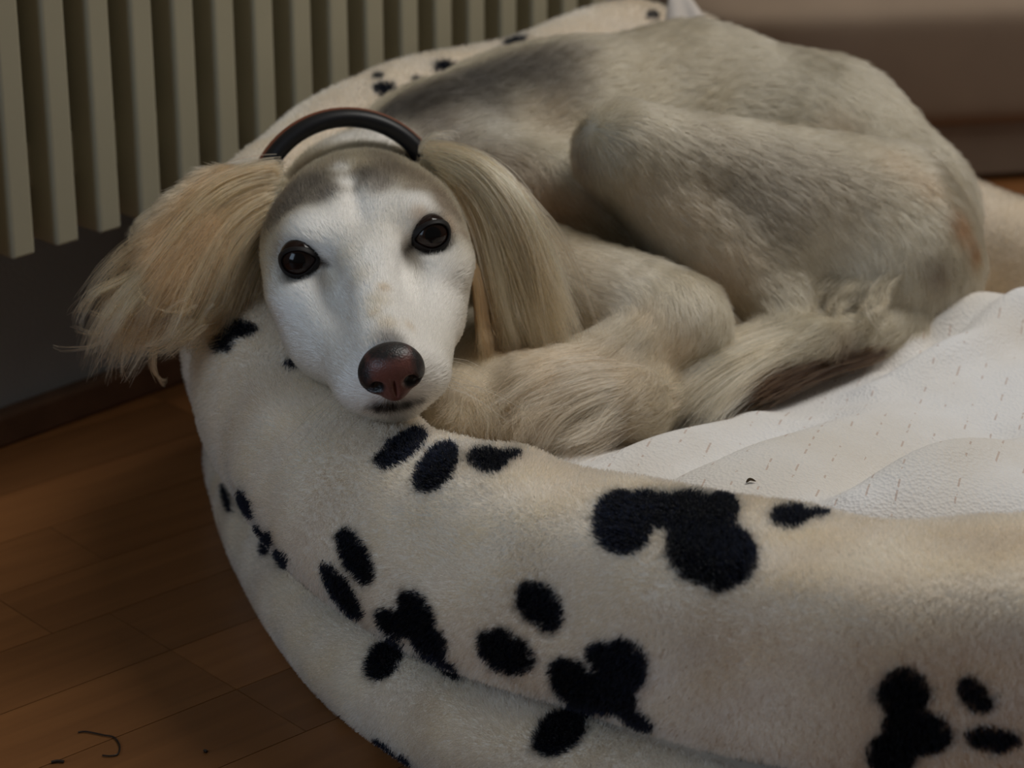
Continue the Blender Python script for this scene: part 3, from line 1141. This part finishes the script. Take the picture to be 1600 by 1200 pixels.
def coat(P):
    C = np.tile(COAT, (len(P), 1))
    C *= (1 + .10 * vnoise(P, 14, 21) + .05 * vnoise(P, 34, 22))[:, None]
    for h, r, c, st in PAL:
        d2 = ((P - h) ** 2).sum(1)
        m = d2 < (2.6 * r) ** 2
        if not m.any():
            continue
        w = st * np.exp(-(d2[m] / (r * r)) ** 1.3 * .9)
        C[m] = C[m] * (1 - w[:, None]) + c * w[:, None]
    # ears
    for Pp in (EARL, EARR):
        d = np.min([np.linalg.norm(P - (Pp[i] * (1 - f) + Pp[i + 1] * f), axis=1) for i in range(3) for f in (0, .5)] + [np.linalg.norm(P - Pp[3], axis=1)], 0)
        q = P - E0
        side = np.abs(q @ HR)
        w = np.clip((.036 - d) / .014, 0, 1) * np.clip((side - .056) / .01, 0, 1)
        C = C * (1 - w[:, None]) + np.array([.50, .37, .25]) * w[:, None]
    return np.clip(C, .002, .95)


DOG0 = np.array([.12, 1.5, .1])
dog = empty('dog', DOG0, label='cream and grey long-eared sighthound curled up in the plush bed, chin on its rim', cat='dog')
m_skin = mat_attr('dog_coat_base', rough=.85, spec=.08)
m_fur = mat_hair('dog_fur', rough=.45, radial=.65, ior=1.38)
me = mesh_arrays('body', DV - DOG0, DQ)
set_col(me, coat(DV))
body = link('body', me, m_skin, dog, True)

# ---- short coat all over
HEADC = hl(0, .01, -.02)
ctr = DV[DT].mean(1)
tn = nrm(np.cross(DV[DT[:, 1]] - DV[DT[:, 0]], DV[DT[:, 2]] - DV[DT[:, 0]]))
fac = (tn * nrm(CAM - ctr)).sum(1)


def head_mask(P):
    q = (P - E0) @ HF
    return (q[:, 1] > -.17) & (np.abs(q[:, 0]) < .075) & (np.abs(q[:, 2] + .02) < .10) & (np.linalg.norm(P - HEADC, axis=1) < .20)


NOSE_C = hl(0, .107, -.0165)


def grow(n, w, lmin, lmax, lay, frizz, k=4, grav=.15, flow_noise=.35, cl=1.0):
    P, idx, bw, _ = sample_tris(DV, DT, n, w)
    N = nrm((DVN[DT[idx]] * bw[..., None]).sum(1))
    Fl = flow_at(P)
    sw = np.stack([vnoise(P, 11, 31), vnoise(P, 11, 32), vnoise(P, 11, 33)], 1)
    Fl = nrm(Fl + flow_noise * sw)
    Fl = Fl - N * (Fl * N).sum(1, keepdims=True)
    Fl = nrm(Fl)
    clump = np.stack([vnoise(P, 70, 41), vnoise(P, 70, 42), vnoise(P, 70, 43)], 1)
    d0 = nrm(N * (1 - lay) + Fl * lay + frizz * rng.normal(size=P.shape) + .22 * cl * clump)
    d1 = nrm(N * (1 - lay) * .25 + Fl + frizz * rng.normal(size=P.shape) + np.array([0, 0, -grav]) + .3 * cl * clump)
    L = (lmin + (lmax - lmin) * rng.random(n))[:, None]
    t = np.linspace(0, 1, k)
    S = np.stack([P - N * .0001 + L * (d0 * (tt - .5 * tt * tt) + d1 * .5 * tt * tt) * 1.0 for tt in t], 1)
    return P, N, S


hm = head_mask(ctr)
eye_d = np.min([np.linalg.norm(ctr - e[0], axis=1) for e in EYES], 0)
nose_d = np.linalg.norm((ctr - NOSE_C) @ HF / np.array([1, .8, .85]), axis=1)
wb_ = np.where(hm, 0, np.where(fac > -.2, 1, .12))
P, N, S = grow(260000, wb_, .007, .012, .80, .10, 4, .10, .3, .45)
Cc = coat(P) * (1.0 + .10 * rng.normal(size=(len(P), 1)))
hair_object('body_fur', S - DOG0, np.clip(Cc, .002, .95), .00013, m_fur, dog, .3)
wh = np.where(hm & (eye_d > .0118) & (nose_d > .0185), np.where(fac > -.2, 1, .2), 0)
P, N, S = grow(170000, wh, .003, .0055, .78, .10, 4, .0, .12, .15)
back = np.clip((-((P - E0) @ HR * 0 + (P - E0) @ HM) - .03) / .05, 0, 1)[:, None, None]
S = S[:, :1] + (S - S[:, :1]) * (1 + 1.0 * back)
Cc = coat(P) * (1.0 + .08 * rng.normal(size=(len(P), 1)))
hair_object('face_fur', S - DOG0, np.clip(Cc, .002, .95), .0001, m_fur, dog, .3)


# ---- long feathering grown along guide locks
def locks(guides, n, col_fn, spread=.004, rad=.00016, k=9, frizz=.0012, jit=.35, n_clump=60, clump=.65, lay_depth=.006, wave=.0035):
    """guides: list of lists of (px,py,Y); strands lie between neighbouring guides, gathered in clumps"""
    G = np.array([catmull([atY(*q) for q in g], k) for g in guides])
    m = len(G)

    def between(s):
        i = np.minimum(s.astype(int), m - 2)
        f = (s - i)[:, None, None]
        return G[i] * (1 - f) + G[i + 1] * f
    cs = np.sort(rng.random(n_clump)) * (m - 1)
    Cg = between(cs)
    tt = np.linspace(0, 1, k)[None, :, None]
    off = rng.normal(size=(n_clump, 1, 3)) * spread
    wav = np.stack([np.sin(tt[..., 0] * (2.5 + 2 * rng.random((n_clump, 1))) * 2 + 6.28 * rng.random((n_clump, 1))) for _ in range(3)], -1)
    Cg = Cg + off * (.25 + tt) + wav * wave * tt
    which = rng.integers(n_clump, size=n)
    own = between(np.clip(cs[which] + jit * rng.normal(size=n), 0, m - 1.001))
    own = own + rng.normal(size=(n, 1, 3)) * spread * (.4 + .6 * tt)
    a = (clump * np.clip(tt * 1.4, 0, 1)) * (0.6 + .4 * rng.random((n, 1, 1)))
    S = own * (1 - a) + Cg[which] * a
    S = S + frizz * rng.normal(size=(n, 1, 3)) * tt
    # depth layering
    S = S + (rng.random((n, 1, 1)) - .5) * lay_depth * nrm(CAM - G.mean((0, 1)))
    # unequal lengths
    ln = (.72 + .30 * rng.random(n))
    ts = np.linspace(0, 1, k)[None] * ln[:, None] * (k - 1)
    i0 = np.minimum(ts.astype(int), k - 2)
    f = (ts - i0)[..., None]
    r_ = np.arange(n)[:, None]
    S = S[r_, i0] * (1 - f) + S[r_, i0 + 1] * f
    tone = 1 + .28 * rng.normal(size=n_clump)[which] + .08 * rng.normal(size=n)
    C = col_fn(S[:, 0], S[:, -1]) * np.clip(tone, .55, 1.5)[:, None]
    return S, np.clip(C, .003, .95)


def const(c): return lambda a, b: np.tile(np.array(c, float), (len(a), 1))


EARCOL = (.67, .485, .315)
gl = [[(432, 262, 1.455), (375, 272, 1.445), (315, 300, 1.425), (258, 365, 1.405), (205, 415, 1.39), (150, 450, 1.38)],
      [(428, 270, 1.45), (360, 285, 1.435), (292, 335, 1.41), (232, 410, 1.39), (178, 462, 1.38), (150, 545, 1.38)],
      [(424, 280, 1.45), (352, 300, 1.43), (285, 365, 1.405), (225, 440, 1.385), (185, 500, 1.375), (168, 575, 1.375)],
      [(420, 292, 1.445), (352, 320, 1.425), (292, 390, 1.40), (240, 460, 1.38), (205, 515, 1.375), (182, 572, 1.375)],
      [(418, 308, 1.44), (356, 340, 1.42), (308, 415, 1.395), (268, 480, 1.38), (235, 520, 1.375), (200, 540, 1.375)],
      [(416, 325, 1.435), (364, 365, 1.415), (328, 435, 1.395), (298, 495, 1.385), (262, 522, 1.38), (225, 530, 1.38)],
      [(413, 345, 1.43), (372, 392, 1.41), (346, 455, 1.395), (322, 500, 1.39), (296, 520, 1.385), (262, 528, 1.385)],
      [(410, 372, 1.43), (382, 420, 1.41), (362, 470, 1.40), (345, 505, 1.395), (325, 520, 1.39), (300, 528, 1.39)],
      [(406, 405, 1.425), (392, 445, 1.41), (380, 480, 1.405), (368, 505, 1.40), (352, 516, 1.40), (335, 522, 1.40)]]
S, Cc = locks(gl, 5200, const(EARCOL), spread=.006, n_clump=130, clump=.85, wave=.006)
# stray curls
curl = [[(300, 470, 1.38), (262, 505, 1.375), (240, 545, 1.375), (238, 580, 1.375), (252, 600, 1.375), (262, 592, 1.375)],
        [(305, 475, 1.38), (268, 508, 1.375), (246, 548, 1.375), (243, 580, 1.375), (254, 597, 1.375), (261, 588, 1.375)]]
Sb, Cb = locks(curl, 40, const(EARCOL), spread=.0008, n_clump=2, frizz=.0004)
wisp = [[(240, 400, 1.39), (190, 430, 1.38), (150, 445, 1.375), (125, 460, 1.375), (110, 478, 1.375), (98, 492, 1.375)],
        [(230, 420, 1.39), (185, 445, 1.38), (150, 462, 1.375), (140, 480, 1.375), (132, 500, 1.375), (128, 520, 1.375)]]
Sw, Cw = locks(wisp, 60, const(EARCOL), spread=.0015, n_clump=5, frizz=.0006)
for _ in range(22):
    x0, y0 = 165 + 170 * rng.random(), 455 + 60 * rng.random()
    L_ = 60 + 70 * rng.random()
    a0 = 2.0 + .8 * rng.random()
    cv = rng.choice([-1, 1]) * (.5 + .6 * rng.random())
    g1 = []
    for q in range(6):
        g1.append((x0, y0, 1.374))
        x0 += math.cos(a0) * L_ / 5; y0 += math.sin(a0) * L_ / 5
        a0 -= cv * .5
    g2 = [(x + 4, y + 2, Y) for x, y, Y in g1]
    sa, ca_ = locks([g1, g2], 9, const(EARCOL), spread=.0011, n_clump=2, frizz=.0005, wave=.002)
    Sw = np.concatenate([Sw, sa]); Cw = np.concatenate([Cw, ca_])
hair_object('ear_feathering', np.concatenate([S, Sb, Sw]) - DOG0, np.concatenate([Cc, Cb, Cw]), .00017, m_fur, dog, .3)

gr = [[(668, 232, 1.475), (735, 240, 1.455), (798, 285, 1.435), (845, 355, 1.425), (868, 440, 1.415), (905, 525, 1.405)],
      [(675, 240, 1.47), (742, 256, 1.45), (796, 308, 1.43), (838, 385, 1.42), (862, 465, 1.41), (890, 548, 1.40)],
      [(684, 250, 1.465), (745, 276, 1.445), (790, 338, 1.425), (822, 420, 1.415), (845, 495, 1.405), (862, 560, 1.40)],
      [(692, 262, 1.46), (745, 300, 1.44), (780, 372, 1.42), (802, 455, 1.41), (818, 515, 1.40), (832, 562, 1.40)],
      [(700, 278, 1.455), (742, 328, 1.435), (768, 405, 1.415), (782, 480, 1.405), (793, 530, 1.40), (800, 566, 1.395)],
      [(708, 296, 1.45), (738, 355, 1.43), (757, 430, 1.41), (768, 500, 1.40), (774, 545, 1.395), (772, 572, 1.39)]]


def ear_r_col(a, b):
    px, _ = project(b)
    f = np.clip((px - 765) / 40, 0, 1)[:, None]
    return np.array([.64, .455, .29]) * (1 - f) + np.array([.80, .60, .41]) * f


S, Cc = locks(gr, 4800, ear_r_col, spread=.005, n_clump=110, clump=.82, wave=.005)
gr2 = [[(735, 400, 1.40), (742, 450, 1.39), (745, 500, 1.385), (748, 530, 1.38), (752, 560, 1.375)],
       [(745, 420, 1.40), (755, 470, 1.395), (762, 520, 1.39), (766, 545, 1.385), (764, 568, 1.38)]]
Sb, Cb = locks(gr2, 350, const((.52, .36, .22)), spread=.002, n_clump=10, k=9)
hair_object('ear_feathering', np.concatenate([S, Sb]) - DOG0, np.concatenate([Cc, Cb]), .00017, m_fur, dog, .3)

# tail plume, leg feathers, breech fringe
parts_S, parts_C = [], []
tailg = [[(1400, 500, 1.52), (1330, 505, 1.50), (1250, 515, 1.47), (1180, 535, 1.45), (1110, 570, 1.42), (1060, 610, 1.40)],
         [(1400, 512, 1.52), (1330, 520, 1.49), (1250, 530, 1.46), (1170, 560, 1.43), (1100, 600, 1.40), (1055, 645, 1.385)],
         [(1390, 520, 1.51), (1320, 535, 1.48), (1240, 550, 1.45), (1170, 580, 1.42), (1120, 615, 1.40), (1085, 655, 1.385)],
         [(1340, 530, 1.49), (1270, 550, 1.46), (1210, 575, 1.435), (1165, 605, 1.41), (1130, 630, 1.395), (1110, 655, 1.385)]]
a, b = locks(tailg, 3500, const((.64, .545, .42)), spread=.006, n_clump=60)
parts_S.append(a); parts_C.append(b)
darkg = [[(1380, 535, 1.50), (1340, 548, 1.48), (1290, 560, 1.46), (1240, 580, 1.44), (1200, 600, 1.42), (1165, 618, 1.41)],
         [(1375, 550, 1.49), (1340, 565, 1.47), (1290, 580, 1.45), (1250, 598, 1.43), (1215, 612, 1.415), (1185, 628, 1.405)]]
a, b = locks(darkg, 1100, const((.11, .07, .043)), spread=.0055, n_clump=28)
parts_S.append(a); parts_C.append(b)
fringe = []
for x in range(1235, 1380, 18):
    q = (x - 1235) / 150
    h_ = hit(x + 34, 436 - 8 * q)
    y0 = h_[1] + .004 if h_ is not None else 1.51
    fringe.append([(x + 34, 436 - 8 * q, y0), (x + 14, 452, y0 - .012), (x - 8 + 20 * q, 472, .5 * y0 + .5 * 1.478), (x - 10 + 10 * q, 494, 1.48), (x + 10, 514, 1.476)])
a, b = locks(fringe, 420, const((.50, .43, .33)), spread=.004, n_clump=20, clump=.95, wave=.006)
parts_S.append(a); parts_C.append(b)
cres = [[(1225, 432, 1.505), (1200, 445, 1.50), (1184, 470, 1.495), (1188, 500, 1.49), (1215, 522, 1.485), (1260, 532, 1.48)],
        [(1232, 437, 1.505), (1213, 450, 1.50), (1200, 472, 1.495), (1203, 497, 1.49), (1226, 518, 1.485), (1265, 530, 1.48)]]
a, b = locks(cres, 700, const((.68, .58, .44)), spread=.0022, n_clump=12)
parts_S.append(a); parts_C.append(b)
legg = [[(985, 575, 1.40), (930, 565, 1.39), (870, 570, 1.375), (815, 590, 1.365), (775, 620, 1.355), (750, 650, 1.345)],
        [(1000, 590, 1.39), (940, 585, 1.38), (880, 595, 1.365), (830, 615, 1.355), (795, 645, 1.345), (775, 680, 1.335)],
        [(1015, 600, 1.39), (965, 605, 1.375), (910, 620, 1.36), (865, 642, 1.35), (830, 670, 1.34), (815, 700, 1.33)],
        [(1040, 615, 1.39), (1000, 622, 1.375), (955, 640, 1.36), (915, 662, 1.35), (885, 688, 1.34), (865, 712, 1.33)],
        [(1055, 625, 1.39), (1030, 640, 1.375), (1000, 658, 1.365), (965, 678, 1.355), (935, 698, 1.345), (905, 716, 1.335)]]
a, b = locks(legg, 3400, const((.68, .55, .425)), spread=.007, n_clump=70, clump=.8, wave=.008)
parts_S.append(a); parts_C.append(b)
chest = [[(720, 560, 1.40), (715, 590, 1.38), (712, 620, 1.36), (705, 650, 1.345), (698, 672, 1.33)],
         [(745, 570, 1.40), (745, 600, 1.38), (748, 630, 1.36), (750, 655, 1.345), (755, 680, 1.33)],
         [(780, 575, 1.40), (785, 605, 1.38), (795, 635, 1.36), (805, 665, 1.345), (815, 692, 1.33)]]
a, b = locks(chest, 1800, const((.66, .545, .41)), spread=.007, n_clump=40, wave=.006)
parts_S.append(a); parts_C.append(b)
k9 = [np.array([catmull(s, 9) for s in S_]) if S_.shape[1] != 9 else S_ for S_ in parts_S]
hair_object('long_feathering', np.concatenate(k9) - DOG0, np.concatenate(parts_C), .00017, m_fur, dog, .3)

# tufts on the crown and whiskers
wk = []
for s in (-1, 1):
    for _ in range(14):
        b0 = hl(s * (.022 + .008 * rng.random()), .07 + .02 * rng.random(), -.035 - .015 * rng.random())
        dirv = nrm(HF @ np.array([s * .9, .25 + .5 * rng.random(), -.25 + .5 * rng.random() - .2]))
        L = .02 + .025 * rng.random()
        wk.append(catmull([b0, b0 + dirv * L * .5, b0 + dirv * L + np.array([0, 0, -.006])], 5))
wk = np.array(wk)
hair_object('whiskers', wk - DOG0, np.tile([.5, .46, .4], (len(wk), 1)), .00010, m_fur, dog, .3)
tuft = [[(660, 235, 1.475), (668, 215, 1.475), (690, 206, 1.475), (715, 206, 1.475), (730, 214, 1.475)],
        [(655, 238, 1.475), (660, 222, 1.475), (672, 212, 1.475), (692, 214, 1.475), (705, 224, 1.475)]]
a, b = locks(tuft, 60, const((.62, .55, .45)), spread=.002, n_clump=8)
tl = [[(430, 265, 1.46), (400, 258, 1.46), (365, 262, 1.455), (335, 275, 1.45), (312, 292, 1.445)],
      [(425, 268, 1.46), (395, 264, 1.46), (360, 270, 1.455), (330, 285, 1.45), (305, 300, 1.445)]]
a2, b2 = locks(tl, 90, const((.62, .55, .45)), spread=.0025, n_clump=9)
hair_object('ear_tufts', np.concatenate([a, a2]) - DOG0, np.concatenate([b, b2]), .00014, m_fur, dog, .3)

# ---- eyes
m_eye, nt_, b_ = new_mat('eye_brown')
b_.inputs['Roughness'].default_value = .12
b_.inputs['Specular IOR Level'].default_value = .3
b_.inputs['Base Color'].default_value = (.015, .0065, .0045, 1)
m_pupil = mat_plain('pupil_black', (.002, .002, .003), .12, .3)
m_lid = mat_plain('eyelid_black', (.008, .006, .006), .6, .25)


def frame_to(z, up):
    z = nrm(z); x = nrm(np.cross(up, z)); y = np.cross(z, x)
    return np.stack([x, y, z], 1)


def dome(name, ctr, R, r, th0, th1, nt=18, ns=28, sx=1, sy=1):
    V, Fq = [], []
    for i in range(nt + 1):
        th = th0 + (th1 - th0) * i / nt
        for j in range(ns):
            a = 2 * math.pi * j / ns
            V.append(ctr + R @ np.array([sx * r * math.sin(th) * math.cos(a), sy * r * math.sin(th) * math.sin(a), r * math.cos(th)]))
    for i in range(nt):
        for j in range(ns):
            Fq.append((i * ns + j, (i + 1) * ns + j, (i + 1) * ns + (j + 1) % ns, i * ns + (j + 1) % ns))
    return mesh_arrays(name, np.array(V) - DOG0, Fq)


for e, d in EYES:
    look = nrm(nrm(CAM - e) * .75 + d * .5)
    Rr = frame_to(look, HU)
    ey = link('eye', dome('eye', e, Rr, .0118, 0.0, 2.2), m_eye, dog, True)
    link('pupil', dome('pupil', e + look * .00025, Rr, .0118, 0, .40, 8), m_pupil, ey, True)
    # dark lids round an almond opening: inner edge on the eyeball, outer edge under the coat
    Rl = frame_to(nrm(nrm(CAM - e) * .55 + d * .65), HU)
    inn = -1 if (e - E0) @ HR > 0 else 1
    V, Fq = [], []
    na, nr = 48, 7
    for i in range(nr):
        f = i / (nr - 1)
        for j in range(na):
            a = 2 * math.pi * j / na
            ca, sa = math.cos(a), math.sin(a)
            point = 1 + .18 * max(0, ca * inn) ** 6          # drawn out towards the tear corner
            x = (.0088 + .0030 * f) * ca * point
            y = (.0073 + (.0020 if sa > 0 else .0030) * f) * (sa * (.84 if sa > 0 else 1)) * (1 - .18 * max(0, ca * inn) ** 4)
            zz = math.sqrt(max(0, .0121 ** 2 - min(.0121 ** 2, x * x + y * y)))
            bulge = .0003 * math.sin(math.pi * f) + .0003 - .0012 * f
            V.append(e + Rl @ np.array([x, y, zz + bulge]) - DOG0)
    for i in range(nr - 1):
        for j in range(na):
            Fq.append((i * na + j, i * na + (j + 1) % na, (i + 1) * na + (j + 1) % na, (i + 1) * na + j))
    lid = link('eyelid', mesh_arrays('eyelid', V, Fq), m_lid, ey, True)
    lid.modifiers.new('thick', 'SOLIDIFY').thickness = .0006

# ---- nose leather
NG, NH = np.array([56, 44, 50]), .0009
nlo = np.array([-.025, -.02, -.0225])
gx = [nlo[k] + NH * np.arange(NG[k]) for k in range(3)]
Q = np.stack(np.meshgrid(*gx, indexing='ij'), -1)
I3 = np.eye(3)


def e_(c, r): return ell_d(Q, np.array(c, float), I3, np.array(r, float))


nf = e_((0, -.002, .002), (.0165, .0125, .0115))
nf = smin(nf, e_((0, -.001, .006), (.0130, .0105, .008)), .004)
for s in (-1, 1):
    nf = smin(nf, e_((s * .0095, -.001, -.002), (.0078, .0095, .0085)), .004)
nf = smin(nf, e_((0, -.001, -.010), (.0078, .0085, .0075)), .006)
for s in (-1, 1):
    nf = -smin(-nf, e_((s * .0088, .0085, -.0035), (.0036, .006, .0038)), .0025)
    nf = -smin(-nf, e_((s * .0135, .006, -.006), (.0035, .005, .0016)), .002)
nf = -smin(-nf, e_((0, .0095, -.008), (.0007, .004, .008)), .0015)
NV, NQ = surface_nets(nf.astype(np.float32), nlo, NH)
ncol = np.tile(np.array([.16, .058, .046]), (len(NV), 1))
dk = np.clip((np.abs(NV[:, 0]) - .0085) / .005, 0, 1)
dk = np.maximum(dk, np.clip((NV[:, 2] - .009) / .004, 0, 1))
dk = np.maximum(dk, np.clip((-NV[:, 1] + .0) / .006, 0, 1))
dk = np.clip(dk + .15 * vnoise(NV, 300, 5), 0, 1)
for s in (-1, 1):
    d_ = np.linalg.norm((NV - np.array([s * .0095, .005, -.004])) / np.array([1, 1.3, 1]), axis=1)
    dk = np.maximum(dk, np.clip((.0062 - d_) / .0025, 0, 1))
ncol = ncol * (1 - dk[:, None]) + np.array([.010, .009, .010]) * dk[:, None]
NVw = (HF @ NV.T).T + NOSE_C
fnn = np.cross(NVw[NQ[0, 1]] - NVw[NQ[0, 0]], NVw[NQ[0, 2]] - NVw[NQ[0, 0]])
if fnn @ (NVw[NQ[0, 0]] - NOSE_C) < 0:
    NQ = NQ[:, ::-1]
me = mesh_arrays('nose', NVw - DOG0, NQ)
set_col(me, ncol)
m_nose, nt_, b_ = new_mat('nose_leather')
at_ = nt_.nodes.new('ShaderNodeAttribute'); at_.attribute_name = 'col'
nt_.links.new(at_.outputs['Color'], b_.inputs['Base Color'])
b_.inputs['Roughness'].default_value = .42
tc_ = nt_.nodes.new('ShaderNodeTexCoord'); vo_ = nt_.nodes.new('ShaderNodeTexVoronoi'); vo_.inputs['Scale'].default_value = 900
bp_ = nt_.nodes.new('ShaderNodeBump'); bp_.inputs['Strength'].default_value = .35; bp_.inputs['Distance'].default_value = .0005
nt_.links.new(tc_.outputs['Object'], vo_.inputs['Vector']); nt_.links.new(vo_.outputs['Distance'], bp_.inputs['Height']); nt_.links.new(bp_.outputs['Normal'], b_.inputs['Normal'])
link('nose', me, m_nose, dog, True)

# ------------------------------------------------------------------ collar standing up behind the head
m_leather = mat_plain('black_leather', (.008, .008, .010), .45, .4, .1, 60)
m_lining = mat_plain('russet_edge', (.20, .065, .03), .6, .3)
cc = atY(546, 322, 1.492)
ax = nrm(np.array([.25, -.93, .35]))
ux = nrm(np.cross(np.array([0, 0, 1.]), ax)); uy = np.cross(ax, ux)
CR = .0535
collar = empty('dog_collar', cc, label='loose rounded black leather collar with russet edge around the dog\'s neck', cat='collar')
ringp = [CR * 1.04 * math.cos(a) * ux + CR * math.sin(a) * uy for a in np.linspace(0, 2 * math.pi, 72, endpoint=False)]
V, Fq = [], []
prof = [(math.cos(a), math.sin(a)) for a in np.linspace(0, 2 * math.pi, 14, endpoint=False)]
for k, p in enumerate(ringp):
    rd = nrm(p)
    for (a, b) in prof:
        V.append(p + rd * .0055 * a + ax * .0085 * b)
n14 = 14
for k in range(72):
    for s in range(n14):
        Fq.append((k * n14 + s, k * n14 + (s + 1) % n14, ((k + 1) % 72) * n14 + (s + 1) % n14, ((k + 1) % 72) * n14 + s))
link('strap', mesh_arrays('strap', V, Fq), m_leather, collar, True)
edge = [p + nrm(p) * .0058 - ax * .0025 for p in ringp]
link('edge_piping', tube_mesh('edge_piping', edge, .0013, 8, True), m_lining, collar, True)

# ------------------------------------------------------------------ small things
# corner of white cloth caught on the rear rim
cl = [atY(1036, 50, 1.845), atY(1046, -14, 1.86), atY(1128, 62, 1.84), atY(1076, -10, 1.862)]
n_ = 16
V = []
for i in range(n_ + 1):
    for j in range(n_ + 1):
        u, v = i / n_, j / n_
        p = cl[0] * (1 - u) + cl[2] * u
        q = cl[1] * (1 - u) + cl[3] * u
        x = p * (1 - v) + q * v
        V.append(x + np.array([0, -.006 * math.sin(u * 9) * (1 - v) - .012 * math.sin(math.pi * u) * (1 - v), 0]))
Fq = [(i * (n_ + 1) + j, (i + 1) * (n_ + 1) + j, (i + 1) * (n_ + 1) + j + 1, i * (n_ + 1) + j + 1) for i in range(n_) for j in range(n_)]
me = mesh_arrays('cloth_corner', np.array(V) - cl[0], Fq)
m_cloth = mat_plain('white_cotton', (.62, .56, .51), .9, .1, .04, 40, .2, 300)
o = link('cloth', me, m_cloth, smooth=True, label='crumpled white cloth corner peaking over the rear rim of the bed', cat='cloth')
o.location = cl[0]
o.modifiers.new('thick', 'SOLIDIFY').thickness = .004

m_hairfloor = mat_plain('shed_hair', (.02, .012, .008), .5, .3)
pts = [atz(x, y, .0008) for x, y in [(122, 1144), (135, 1143), (160, 1148), (178, 1152), (187, 1165), (184, 1178), (172, 1181), (160, 1180)]]
c0 = pts[0].copy()
o = link('shed_hair', tube_mesh('shed_hair', catmull(np.array(pts) - c0, 40), .0005, 6), m_hairfloor, label='single curved dark hair lying on the wooden floor', cat='hair')
o.location = c0
for i, (a, b, lab) in enumerate([((80, 1191), (100, 1190), 'short dark sliver of grit on the floor beside the curved hair'), ((318, 1174), (323, 1175), 'tiny dark speck on the floorboard close to the dog bed')]):
    p, q = atz(*a, .0008), atz(*b, .0008)
    o = link('floor_grit', tube_mesh('floor_grit', catmull([np.zeros(3), (q - p) * .5 + np.array([0, .0006, .0003]), q - p], 8), .0009, 6), m_hairfloor, label=lab, cat='debris')
    o.location = p
# dry leaf crumb on the blanket
bz_ = bpy.context.evaluated_depsgraph_get()


def on_blanket(px, py):
    lo, hi = .08, .2
    for _ in range(40):
        mid = (lo + hi) / 2
        p = atz(px, py, mid)
        if blanket_height(np.array([p[0]]), np.array([p[1]]))[0] > mid:
            lo = mid
        else:
            hi = mid
    return atz(px, py, (lo + hi) / 2 + .0008)


p, q = on_blanket(1166, 754), on_blanket(1181, 752)
m_leaf = mat_plain('dry_leaf', (.05, .032, .015), .7, .2)
path = catmull([np.zeros(3), (q - p) * .4 + np.array([0, .001, .0012]), q - p], 12)
o = link('leaf_crumb', tube_mesh('leaf_crumb', path, .0009 * np.sin(np.linspace(.25, math.pi * .95, 12)), 6), m_leaf, label='tiny dry brown leaf crumb lying on the white blanket', cat='debris')
o.location = p
